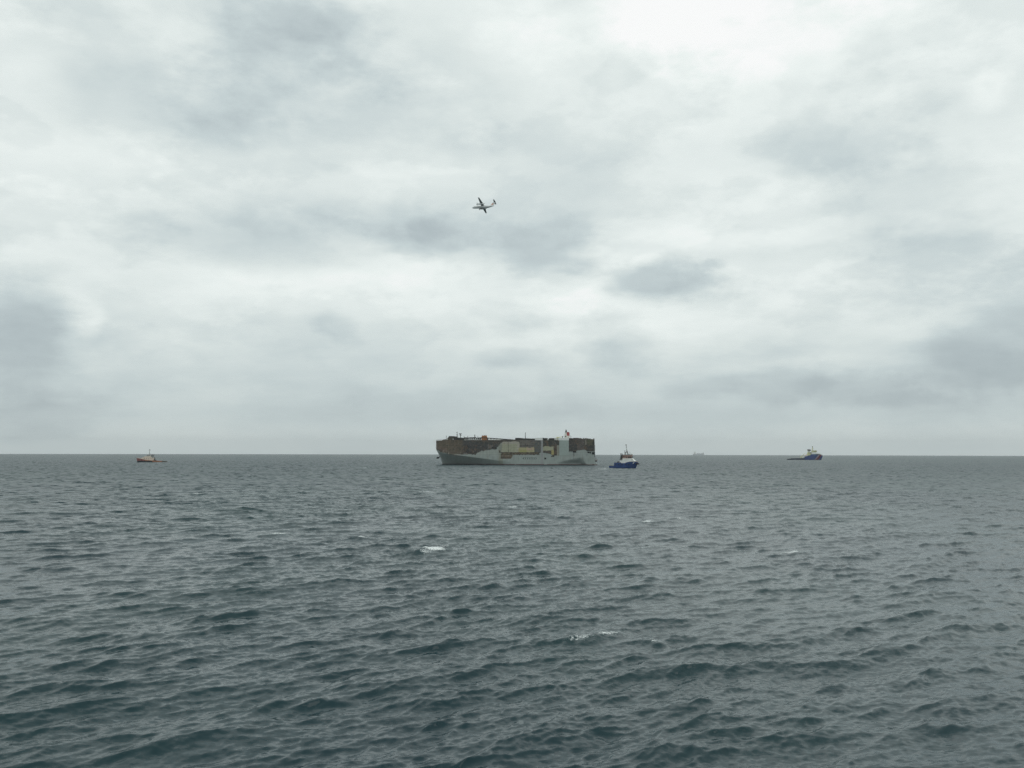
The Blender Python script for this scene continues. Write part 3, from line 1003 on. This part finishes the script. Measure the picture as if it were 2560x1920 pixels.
# ------------------------------------------------------------------ blue tug, nearest
def blue_tug():
    k = 0.0220
    P = sea_point(1560, 1170.3)
    yaw = R(-22)
    root = thing('harbour_tug', P, yaw, 'blue tugboat with white house and tall dark mast, just right of the burnt ship', 'tugboat')
    L, B = 27.2, 9.0
    ox = -L / 2
    S = 1 / math.cos(yaw)

    def X(zx):
        return ox + (zx - 372) * k * S * .965

    def Zh(zy):
        return (1335 - zy) * k
    xb = lambda z: ox + L - np.interp(z, [-1.5, 0, 3, 5, 8], [3.2, 2.5, 1.1, 0, -.1])
    xs = lambda z: ox + np.interp(z, [-1.5, 0, 2, 8], [.9, .5, 0, 0])

    def cf(x, z, n):
        c = np.zeros(x.shape + (3,)) + (0.026, 0.068, 0.21)
        c = np.where((z < 0.45 + n * .3)[..., None], np.array((0.03, 0.03, 0.075)), c)
        top_ = (x > ox + 17) & (z > Zh(1085))
        c = np.where(top_[..., None], np.array((0.06, 0.09, 0.15)), c)
        return c
    s0 = X(606) - ox
    sheer = [(0, 2.0), (s0 - .02, 2.0), (s0, 5.15), (X(850) - ox, 5.0), (X(866) - ox, 5.6), (X(900) - ox, 4.6), (X(1060) - ox, 4.7),
             (X(1120) - ox, 5.4), (X(1260) - ox, 6.1), (X(1460) - ox, 6.3), (X(1530) - ox, 5.7), (L, 5.2)]
    ship_hull(root, L, B, xb, xs, sheer, cf, fb=.38, stern=.86, nx=140)
    fenders(root, L, B, 3.4, [X(660), X(800), X(940), X(1080), X(1220)])
    b = MB()
    for i in range(11):
        t = i / 10 * PI
        b.tube((X(1500) + 1.6 * math.sin(t), 2.6 * math.cos(t), 3.4), (X(1500) + 1.6 * math.sin(t), 2.6 * math.cos(t), 4.6), .55, n=10)
    b.build('bow_fender', M_rubber, root)
    # house
    MB().prism([(X(868), 4.4), (X(1400), 4.4), (X(1440), Zh(1040)), (X(1400), Zh(1000)), (X(845), Zh(1015)), (X(840), Zh(1040))],
               -3.3, 3.3).build('deckhouse', M_white, root)
    MB().prism([(X(935), Zh(1010)), (X(1390), Zh(1000)), (X(1330), Zh(925)), (X(940), Zh(925))], -2.9, 2.9).build('upper_deckhouse', M_white, root)
    wh = MB().prism([(X(940), Zh(925)), (X(1290), Zh(925)), (X(1308), Zh(780)), (X(945), Zh(780))], -2.5, 2.5).build('wheelhouse', M_brown, root)
    MB().prism([(X(925), Zh(784)), (X(1318), Zh(784)), (X(1312), Zh(768)), (X(930), Zh(768))], -2.8, 2.8).build('roof', M_steel, wh)
    for s in (-1, 1):
        for a, c_ in ((1080, 1120), (1150, 1205), (1215, 1285)):
            MB().box(X(a), X(c_), s * 2.5 - .05, s * 2.5 + .05, Zh(905), Zh(848)).build('window', M_glass, wh)
        for a, c_ in ((960, 1005), (1020, 1060)):
            MB().box(X(a), X(c_), s * 2.5 - .05, s * 2.5 + .05, Zh(880), Zh(838)).build('window', M_glass, wh)
    for y in (-2.2, -.7, .8):
        MB().prism([(X(1291), Zh(905)), (X(1301), Zh(848)), (X(1306), Zh(848)), (X(1296), Zh(905))], y, y + 1.35).build('window', M_glass, wh)
    # two exhaust stacks
    for s in (-1, 1):
        MB().prism([(X(815), Zh(1000)), (X(935), Zh(1000)), (X(905), Zh(960)), (X(912), Zh(830)), (X(880), Zh(745)), (X(850), Zh(700)),
                    (X(862), Zh(800)), (X(848), Zh(930))], s * 2.3 - .45, s * 2.3 + .45).build('exhaust_stack', M_dark, root)
    # mast
    b = MB()
    for s in (-1, 1):
        b.tube((X(1140), s * 1.2, Zh(770)), (X(1072), 0, Zh(520)), .22)
        b.tube((X(1020), s * 1.2, Zh(770)), (X(1020), s * .9, Zh(660)), .2)
    b.tube((X(1020), -1.2, Zh(672)), (X(1020), 1.2, Zh(672)), .2).tube((X(1010), 0, Zh(672)), (X(1115), 0, Zh(665)), .28)
    b.tube((X(1012), 0, Zh(672)), (X(1004), 0, Zh(580)), .2)
    b.tube((X(1072), 0, Zh(530)), (X(1062), 0, Zh(330)), .14, .07)
    b.tube((X(1095), 0, Zh(660)), (X(1095), 0, Zh(600)), .45)
    b.tube((X(1072), -1.1, Zh(445)), (X(1072), 1.1, Zh(445)), .2).box(X(1056), X(1088), -.4, .4, Zh(460), Zh(432))
    mst = b.build('mast', M_dark, root)
    MB().box(X(1030), X(1096), -.25, .25, Zh(372), Zh(350)).tube((X(1062), 0, Zh(385)), (X(1062), 0, Zh(335)), .3, .1).build('radar', M_dark, mst)
    MB().tube((X(1175), 1, Zh(768)), (X(1175), 1, Zh(735)), .3).tube((X(1205), -1, Zh(768)), (X(1205), -1, Zh(640)), .07).tube(
        (X(1270), 1, Zh(768)), (X(1270), 1, Zh(725)), .3, .15).tube((X(1235), 0, Zh(768)), (X(1235), 0, Zh(650)), .06).build('antenna', M_dark, root)
    # gear on the after deck
    MB().prism([(X(690), 4.4), (X(760), 4.4), (X(745), Zh(1060)), (X(725), Zh(1040)), (X(710), Zh(1070))], -1.6, 1.6).build('towing_winch', M_dark, root)
    MB().tube((X(400), 1.5, 1.9), (X(400), 1.5, 3.0), .3).tube((X(400), -1.5, 1.9), (X(400), -1.5, 3.0), .3).tube(
        (X(400), -1.7, 2.8), (X(400), 1.7, 2.8), .25).tube((X(470), -2, 1.9), (X(470), -2, 2.7), .25).tube((X(470), 2, 1.9), (X(470), 2, 2.7), .25).build('tow_bitts', M_steel, root)
    for s in (-1, 1):
        MB().tube((X(1340), s * 2.9, Zh(1000)), (X(1340), s * 2.9, Zh(950)), .3, .35).build('floodlight', M_steel, root)
    MB().rail([(X(860), 3.2, Zh(1015)), (X(1390), 3.2, Zh(1000))], 1.0, 12, .05).build('railing', M_offwhite, root)
    MB().rail([(X(860), -3.2, Zh(1015)), (X(1390), -3.2, Zh(1000))], 1.0, 12, .05).build('railing', M_offwhite, root)
    MB().rail([(X(945), 2.7, Zh(768)), (X(1300), 2.7, Zh(768)), (X(1300), -2.7, Zh(768))], .8, 8, .05).build('railing', M_offwhite, root)


blue_tug()


# ------------------------------------------------------------------ orange and white salvage tug on the left
def orange_tug():
    k = 0.0295
    P = sea_point(379, 1155.6)
    root = thing('salvage_tug', P, R(180 + 6), 'low tugboat with red hull and white superstructure, alone on the left', 'tugboat')
    L, B = 40.5, 11.0
    ox = -L / 2

    def X(zx):
        return ox + (1765 - zx) * k

    def Zh(zy):
        return (845 - zy) * k
    xb = lambda z: ox + L - np.interp(z, [-1.5, 0, 3, 5.6, 8], [1.6, 1.0, .35, 0, -.1])
    xs = lambda z: ox + np.interp(z, [-1.5, 0, 2, 8], [1.2, .6, 0, 0])

    def cf(x, z, n):
        c = np.zeros(x.shape + (3,)) + (0.38, 0.16, 0.085)
        c = np.where((x > ox + 29)[..., None], np.array((0.33, 0.12, 0.11)), c)
        band = np.where(x > ox + 18, 1.9, 0.5)
        c = np.where((z < band + n * .3)[..., None], np.array((0.03, 0.035, 0.045)), c)
        c = np.where(((x < ox + 5) & (z > .6))[..., None], np.array((0.08, 0.11, 0.09)), c)
        return c
    sheer = [(0, 1.5), (5, 1.7), (X(1200) - ox, 2.3), (X(1170) - ox, 2.5), (X(900) - ox, 3.1), (X(640) - ox, 4.7), (X(440) - ox, 5.6), (L, 5.8)]
    ship_hull(root, L, B, xb, xs, sheer, cf, fb=.32, stern=.85, nx=110, deck=(.25, .12, .08))
    fenders(root, L, B, 2.0, [X(1000), X(820), X(660)], .5)
    MB().prism([(X(1180), 2.0), (X(590), 3.6), (X(640), 5.6), (X(735), Zh(600)), (X(1000), Zh(600)), (X(1175), Zh(650))], -4.2, 4.2).build('deckhouse', M_cream, root)
    MB().prism([(X(1120), Zh(650)), (X(740), Zh(605)), (X(790), Zh(560)), (X(1060), Zh(560)), (X(1110), Zh(600))], -3.6, 3.6).build('upper_deckhouse', M_cream, root)
    wh = MB().prism([(X(1045), Zh(565)), (X(870), Zh(565)), (X(885), Zh(505)), (X(1035), Zh(505))], -3, 3).build('wheelhouse', M_offwhite, root)
    for s in (-1, 1):
        for a in (1030, 990, 950, 915):
            MB().box(X(a), X(a - 28), s * 3.0 - .06, s * 3.0 + .06, Zh(550), Zh(522)).build('window', M_glass, wh)
        for a in (1100, 1000, 900, 800):
            MB().box(X(a), X(a - 22), s * 4.2 - .06, s * 4.2 + .06, Zh(690), Zh(665)).build('porthole', M_glass, root)
    MB().prism([(X(1050), Zh(507)), (X(872), Zh(507)), (X(876), Zh(498)), (X(1046), Zh(498))], -3.2, 3.2).build('roof', M_steel, wh)
    for s in (-1, 1):
        MB().prism([(X(1160), Zh(655)), (X(1080), Zh(655)), (X(1070), Zh(540)), (X(1090), Zh(478)), (X(1168), Zh(478)), (X(1150), Zh(540))],
                   s * 2.7 - .6, s * 2.7 + .6).build('exhaust_stack', M_steel, root)
    b = MB().tube((X(968), 0, Zh(500)), (X(968), 0, Zh(235)), .3, .16)
    b.tube((X(1010), 0, Zh(500)), (X(972), 0, Zh(380)), .16).tube((X(968), -1.8, Zh(270)), (X(968), 1.8, Zh(270)), .16)
    b.box(X(1012), X(935), -.3, .3, Zh(285), Zh(262)).tube((X(968), -1.4, Zh(340)), (X(968), 1.4, Zh(340)), .14)
    b.build('mast', M_steel, root)
    MB().tube((X(1218), 0, 2.0), (X(1216), 0, Zh(620)), .75, .6).tube((X(1216), 0, Zh(630)), (X(1250), 2, Zh(700)), .3).build('deck_crane', M_dark, root)
    MB().prism([(X(1300), 1.9), (X(1190), 1.9), (X(1200), 3.4), (X(1265), 3.5)], -2.2, 2.2).build('towing_winch', M_dark, root)
    MB().tube((X(1500), 2.5, 1.6), (X(1500), 2.5, 2.6), .35).tube((X(1500), -2.5, 1.6), (X(1500), -2.5, 2.6), .35).tube(
        (X(1500), -2.8, 2.4), (X(1500), 2.8, 2.4), .25).build('tow_bitts', M_steel, root)
    MB().rail([(X(1165), 4.1, Zh(648)), (X(1000), 4.1, Zh(602)), (X(740), 4.1, Zh(602))], 1, 8, .05).build('railing', M_offwhite, root)
    MB().rail([(X(600), 4.2, 4.6), (X(430), 1.6, 5.6)], 1, 6, .06).build('railing', M_offwhite, root)
    MB().rail([(X(600), -4.2, 4.6), (X(430), -1.6, 5.6)], 1, 6, .06).build('railing', M_offwhite, root)


orange_tug()


# ------------------------------------------------------------------ blue emergency towing vessel on the right
def towing_vessel():
    k = 0.0503
    P = sea_point(2012, 1149.7)
    root = thing('towing_vessel', P, R(-7), 'long dark blue towing ship with red and white slash near its bow, far right', 'ship')
    L, B = 76.0, 17.0
    ox = -L / 2

    def X(zx):
        return ox + (zx - 270) * k

    def Zh(zy):
        return (848 - zy) * k
    xb = lambda z: ox + L - np.interp(z, [-1.5, 0, 4, 8.6, 13], [4.2, 3.5, 1.8, 0, .6])
    xs = lambda z: ox + np.interp(z, [-1.5, 0, 1.5, 8], [3, 1.8, 0, 0])

    def cf(x, z, n):
        c = np.zeros(x.shape + (3,)) + (0.035, 0.07, 0.22)
        c = np.where((x < ox + 36)[..., None], np.array((0.03, 0.045, 0.085)), c)
        zx = 270 + (x - ox) / k
        q = zx - (1415 + z / k * 0.80)           # slanting slash
        c = np.where(((q > -20) & (q < 50))[..., None], np.array((0.36, 0.27, 0.31)), c)
        c = np.where(((q > 50) & (q < 145))[..., None], np.array((0.20, 0.035, 0.05)), c)
        q2 = zx - (1360 + z / k * 0.35)
        c = np.where(((np.abs(zx - 1425) < 38) & (z > 9.6) & (z < 11.6))[..., None], np.array((0.05, 0.22, 0.33)), c)
        c = np.where(((z > 11.0) & (zx > 1480))[..., None], np.array((0.03, 0.05, 0.08)), c)
        c = np.where((z < 0.5)[..., None], np.array((0.05, 0.02, 0.03)), c)
        return c
    sheer = [(0, 1.6), (2, 2.2), (X(480) - ox, 3.4), (X(985) - ox, 3.9), (X(1030) - ox, 8.0), (X(1120) - ox, 8.3), (X(1130) - ox, 9.6),
             (X(1240) - ox, 9.8), (X(1262) - ox, 12.0), (X(1480) - ox, 12.7), (X(1640) - ox, 12.3), (X(1730) - ox, 10.4), (L, 8.7)]
    ship_hull(root, L, B, xb, xs, sheer, cf, fb=.30, stern=.9, nx=190, nz=40, deck=(.14, .17, .14))
    MB().prism([(X(1040), 7.7), (X(1165), 8.0), (X(1165), 9.9), (X(1060), 9.6)], -6, 8.2).build('boat_deck', M_offwhite, root)
    MB().prism([(X(1290), 12.3), (X(1655), 12.2), (X(1640), Zh(560)), (X(1500), Zh(545)), (X(1480), Zh(520)), (X(1300), Zh(520))], -6.6, 6.6).build('deckhouse', M_white, root)
    wh = MB().prism([(X(1330), Zh(520)), (X(1495), Zh(520)), (X(1530), Zh(455)), (X(1390), Zh(450)), (X(1335), Zh(455))], -6.2, 6.2).build('wheelhouse', M_yellow, root)
    for s in (-1, 1):
        for a in range(1400, 1510, 22):
            MB().box(X(a), X(a + 17), s * 6.2 - .08, s * 6.2 + .08, Zh(496), Zh(474)).build('window', M_glass, wh)
    for y in (-5, -2.5, 0, 2.5):
        MB().prism([(X(1508), Zh(496)), (X(1520), Zh(474)), (X(1524), Zh(474)), (X(1512), Zh(496))], y, y + 2.2).build('window', M_glass, wh)
    MB().box(X(1335), X(1535), -6.6, 6.6, Zh(452), Zh(446)).build('roof', M_offwhite, wh)
    MB().prism([(X(1140), 9.4), (X(1255), 9.6), (X(1262), Zh(560)), (X(1225), Zh(520)), (X(1160), Zh(520)), (X(1135), Zh(580))], -5.4, 5.4).build('after_deckhouse', M_yellow, root)
    for s in (-1, 1):
        f = MB().prism([(X(1170), Zh(522)), (X(1225), Zh(522)), (X(1262), Zh(440)), (X(1250), Zh(400)), (X(1165), Zh(400)), (X(1172), Zh(440))],
                       s * 4.2 - 1, s * 4.2 + 1).build('funnel', M_offwhite, root)
        MB().prism([(X(1172), Zh(450)), (X(1250), Zh(462)), (X(1268), Zh(440)), (X(1254), Zh(396)), (X(1160), Zh(396)), (X(1166), Zh(450))],
                   s * 4.2 - 1.1, s * 4.2 + 1.1).build('funnel_cap', M_dark, f)
    MB().prism([(X(1225), Zh(575)), (X(1300), Zh(575)), (X(1300), Zh(520)), (X(1230), Zh(530))], -4, 7.0).build('machinery_block', M_dark, root)
    b = MB().tube((X(1362), 0, Zh(450)), (X(1362), 0, Zh(250)), .75, .35)
    b.tube((X(1362), -3.2, Zh(350)), (X(1362), 3.2, Zh(350)), .3).tube((X(1340), 0, Zh(370)), (X(1400), 0, Zh(366)), .35)
    b.tube((X(1300), 0, Zh(450)), (X(1358), 0, Zh(380)), .35).box(X(1348), X(1378), -.8, .8, Zh(330), Zh(285))
    b.build('mast', M_yellow, root)
    MB().tube((X(1362), 0, Zh(335)), (X(1362), 0, Zh(258)), .95, .6).build('radar', M_dark, root)
    MB().tube((X(1440), 3, Zh(448)), (X(1440), 3, Zh(428)), 1.1, .5, 12).tube((X(1480), -3, Zh(448)), (X(1480), -3, Zh(425)), 1.2, .5, 12).build('radar_dome', M_yellow, root)
    # crane on the after deck
    b = MB().tube((X(885), 5, 3.6), (X(885), 5, Zh(700)), 1.1).tube((X(885), 5, Zh(705)), (X(1070), 4, Zh(555)), .45, .3)
    b.tube((X(905), 5, Zh(740)), (X(990), 4.4, Zh(625)), .3)
    b.build('deck_crane', M_yellow, root)
    MB().prism([(X(870), 3.6), (X(905), 3.6), (X(905), 5.4), (X(870), 5.4)], 6.2, 7.6).build('deck_locker', M_yellow, root)
    MB().prism([(X(925), 3.6), (X(1005), 3.6), (X(1000), 7.6), (X(940), 6.8)], -5, 6).build('towing_winch', M_offwhite, root)
    b = MB()
    for s in (-1, 1):
        b.box(X(470), X(500), s * 7.6 - .3, s * 7.6 + .3, 2.8, 4.1)
    b.tube((X(480), -7.6, 3.9), (X(480), 7.6, 3.9), .3)
    b.build('stern_gantry', M_steel, root)
    bt = MB().prism([(X(1062), 9.9), (X(1152), 9.9), (X(1160), 10.9), (X(1056), 10.9)], 6.2, 8.2).build('rescue_boat', M_orange, root)
    MB().rail([(X(1500), 6.4, 12.6), (X(1650), 5.2, 12.4), (X(1770), 1.4, 9.8)], 1.2, 8, .09).build('railing', M_offwhite, root)
    MB().rail([(X(1500), -6.4, 12.6), (X(1650), -5.2, 12.4), (X(1770), -1.4, 9.8)], 1.2, 8, .09).build('railing', M_offwhite, root)
    MB().rail([(X(360), 8.0, 3.0), (X(860), 8.2, 3.7)], 1.1, 20, .08).build('railing', M_offwhite, root)


towing_vessel()


# ------------------------------------------------------------------ small tug half hidden behind the carrier's stern
def far_tug():
    P = sea_point(1487.5, 1154.6)
    root = thing('small_tug', P, R(62), 'tiny dark tug peeping out behind the stern of the burnt ship', 'tugboat')
    L, B = 13.0, 6.5
    ox = -L / 2
    xb = lambda z: ox + L - np.interp(z, [-1.5, 0, 3, 6], [1.5, 1.0, .2, 0])
    xs = lambda z: ox + z * 0
    cf = lambda x, z, n: np.zeros(x.shape + (3,)) + (0.02, 0.028, 0.028)
    ship_hull(root, L, B, xb, xs, [(0, 2.0), (6, 2.2), (L, 3.6)], cf, fb=.45, stern=.9, nx=30, nz=12)
    wh = MB().prism([(-3, 2), (2.2, 2.4), (1.8, 6.0), (-1, 6.0), (-2.6, 4.0)], -1.7, 1.7).build('wheelhouse', M_steel, root)
    for s in (-1, 1):
        MB().box(-.8, 1.3, s * 1.7 - .05, s * 1.7 + .05, 4.5, 5.5).build('window', M_glass, wh)
    MB().tube((0, 0, 6), (0, 0, 9.2), .28, .15).box(-.8, .8, -.9, .9, 7.4, 8.1).build('mast', M_dark, root)


far_tug()


# ------------------------------------------------------------------ cargo ship hull-down on the horizon
def far_ship():
    d = ray(1746, 1137)
    hz = math.hypot(d.x, d.y)
    r = 13600.0
    root = thing('cargo_ship', Vector((d.x / hz * r, d.y / hz * r, -r * r / (2 * EARTH))), R(180 - 8),
                 'faint hazy cargo ship on the horizon between the two blue vessels', 'ship')
    L, B = 166.0, 28.0
    ox = -L / 2
    xb = lambda z: ox + L - np.interp(z, [-2, 0, 8, 22], [8, 7, 3, 0])
    xs = lambda z: ox + np.interp(z, [-2, 0, 8, 22], [6, 4, 0, 0])
    cf = lambda x, z, n: np.zeros(x.shape + (3,)) + (0.45, 0.47, 0.48)
    ship_hull(root, L, B, xb, xs, [(0, 17), (60, 15), (130, 16), (L, 21)], cf, fb=.25, stern=.85, nx=60, nz=16)
    MB().box(40, 62, -12, 12, 15, 44).box(44, 60, -13, 13, 44, 47).build('superstructure', M_offwhite, root)
    MB().tube((50, 0, 47), (50, 0, 56), 1.2, .6).build('mast', M_steel, root)
    for x in (-70, -52, -30, -8, 12):
        MB().box(x - 8, x + 8, -12, 12, 14.5, 25 if x != -30 else 22).build('deck_cargo', M_steel, root)
    MB().tube((-72, 0, 25), (-72, 0, 38), 1.5, 1.0).box(-78, -66, -3, 3, 25, 32).build('foremast', M_steel, root)


far_ship()


# ------------------------------------------------------------------ patrol aeroplane
def aeroplane():
    d = ray(1206.6, 517.5)
    D = 885.0
    P = Vector((0, 0, CAM_H)) + d * D
    f = d
    r_ = f.cross(Vector((0, 0, 1))).normalized()
    u_ = r_.cross(f).normalized()

    def wv(r, fw, u):
        return r_ * r + f * fw + u_ * u
    Fv = wv(-.944, .325, -.050).normalized()
    Wv = wv(-.275, -.767, .577)
    Wv = (Wv - Fv * Wv.dot(Fv)).normalized()
    Uv = Fv.cross(Wv)
    root = bpy.data.objects.new('propeller_aeroplane', None)
    col.objects.link(root)
    tag(root, 'white twin propeller aeroplane with high wing and T shaped tail, banking in the sky', 'aeroplane')
    M4 = Matrix((Fv, Wv, Uv)).transposed().to_4x4()
    root.matrix_world = Matrix.Translation(P) @ M4
    # local: +X nose, +Y port, +Z up; origin under the wing, on the fuselage axis
    Mw = mat('white_aircraft_paint', (0.70, 0.72, 0.72, 1), 0.35, var=0.06)
    Mg = mat('grey_wing_paint', (0.30, 0.32, 0.32, 1), 0.4, var=0.1)
    Mo = mat('orange_livery', (0.60, 0.22, 0.10, 1), 0.4, var=0.1)
    Mb = mat('blue_livery', (0.08, 0.16, 0.34, 1), 0.4, var=0.1)

    def ring(x, rad, zc=0.0, sy=1.0, n=20):
        return [(x, rad * sy * math.cos(2 * PI * i / n), zc + rad * math.sin(2 * PI * i / n)) for i in range(n)]
    st = [(10.9, .08, -.45), (10.6, .42, -.42), (9.9, .80, -.33), (8.9, 1.12, -.15), (7.6, 1.32, 0), (6, 1.36, 0), (-3, 1.36, 0), (-5.5, 1.2, .12),
          (-8, .88, .40), (-10, .55, .68), (-11.3, .25, .9)]
    fus = MB().rings([ring(*s) for s in st]).build('fuselage', Mw, root, smooth=True)
    MB().rings([ring(x, .05 + a, z, 1.0) for x, a, z in ((9.75, .62, -.05), (9.2, .85, .12), (8.5, 1.02, .22))]).build('cockpit_window', M_glass, fus)
    b = MB()
    for s in (-1, 1):
        for i in range(12):
            b.box(5.6 - i * .8, 5.3 - i * .8, s * 1.30 - .05, s * 1.30 + .08, .22, .58)
    b.build('cabin_windows', M_glass, fus)
    MB().rings([ring(x, rr_, z, .9) for x, rr_, z in ((3.2, .2, -1.25), (2.4, .55, -1.15), (.6, .6, -1.15), (-.2, .2, -1.2))]).build('belly_radome', M_dark, fus)
    
    def aerofoil(xle, chord, y, z, th=.14, n=8):
        up, lo = [], []
        for i in range(n + 1):
            t = i / n
            h = th * chord * (2.6 * math.sqrt(t) * (1 - t) * .5 + .01)
            up.append((xle - t * chord, y, z + h))
            lo.append((xle - t * chord, y, z - h * .7))
        return up + lo[::-1][1:-1]
    for s in (-1, 1):
        MB().rings([aerofoil(1.7, 3.1, s * 0.0, 1.45), aerofoil(1.7, 3.1, s * 4.2, 1.50), aerofoil(1.25, 1.35, s * 12.95, 1.85)]).build('wing', Mg, root, smooth=True)
        # nacelle, slung below the wing
        nac = MB().rings([[(x, s * 4.0 + rr_ * .75 * math.cos(2 * PI * i / 14), zc + rr_ * math.sin(2 * PI * i / 14)) for i in range(14)]
                          for x, rr_, zc in ((4.6, .35, .95), (4.2, .62, .92), (3.0, .78, .85), (1, .85, .85), (-1.2, .72, .95), (-3.2, .25, 1.25))]).build('engine_nacelle', Mw, root, smooth=True)
        pr = MB()
        for kq in range(4):
            t = R(20) + kq * PI / 2
            cy, cz = math.cos(t), math.sin(t)
            q0 = Vector((4.75, s * 4.0, .95))
            a_, b_ = Vector((0, cy, cz)), Vector((.05, -cz * .17, cy * .17))
            pts = [q0 + a_ * .2 - b_ * .7, q0 + a_ * .2 + b_ * .7, q0 + a_ * 1.2 + b_ * 1.1, q0 + a_ * 1.98 + b_ * .6, q0 + a_ * 1.98 - b_ * .6, q0 + a_ * 1.2 - b_ * 1.1]
            th_ = Vector((.05, 0, 0))
            pr.add([p - th_ for p in pts] + [p + th_ for p in pts],
                   [tuple(range(6)), tuple(range(11, 5, -1))] + [(i, (i + 1) % 6, (i + 1) % 6 + 6, i + 6) for i in range(6)])
        pr.tube((4.6, s * 4.0, .95), (5.15, s * 4.0, .95), .28, .05)
        pr.build('propeller', M_dark, nac)
        MB().rings([aerofoil(-10.6, 1.9, 0, 5.35, .10), aerofoil(-11.0, 1.15, s * 4.0, 5.4, .10)]).build('tailplane', Mg, root, smooth=True)
    # fin
    def finring(z, xle, ch, th):
        return [(xle - t * ch, y * th, z) for t, y in ((0, 0), (.15, .8), (.4, 1), (.8, .5), (1, 0), (.8, -.5), (.4, -1), (.15, -.8))]
    fin = MB().rings([finring(.6, -5.2, 6.0, .22), finring(1.6, -7.0, 4.3, .2), finring(2.9, -8.4, 3.4, .17), finring(5.4, -10.2, 2.3, .13)]).build('fin', Mw, root)
    MB().rings([finring(1.9, -7.9, 2.6, .23), finring(3.7, -9.3, 2.3, .2)]).build('fin_stripe', Mo, fin)
    MB().rings([finring(3.9, -9.5, 1.1, .19), finring(4.6, -10.0, 1.0, .18)]).build('fin_stripe', Mb, fin)


aeroplane()

# ------------------------------------------------------------------ haze
hz_me = MB().box(-26000, 26000, -4000, 26000, -120, 330)
hm = bpy.data.materials.new('haze')
hm.use_nodes = True
t = NT(hm.node_tree)
pv = t.n('ShaderNodeVolumePrincipled')
pv.inputs['Color'].default_value = (0.91, 0.97, 1.0, 1)
pv.inputs['Density'].default_value = 4.6e-5
ho = t.n('ShaderNodeOutputMaterial')
t.put(ho.inputs['Volume'], pv.outputs[0])
hz = hz_me.build('haze', hm)
tag(hz, kind='stuff')
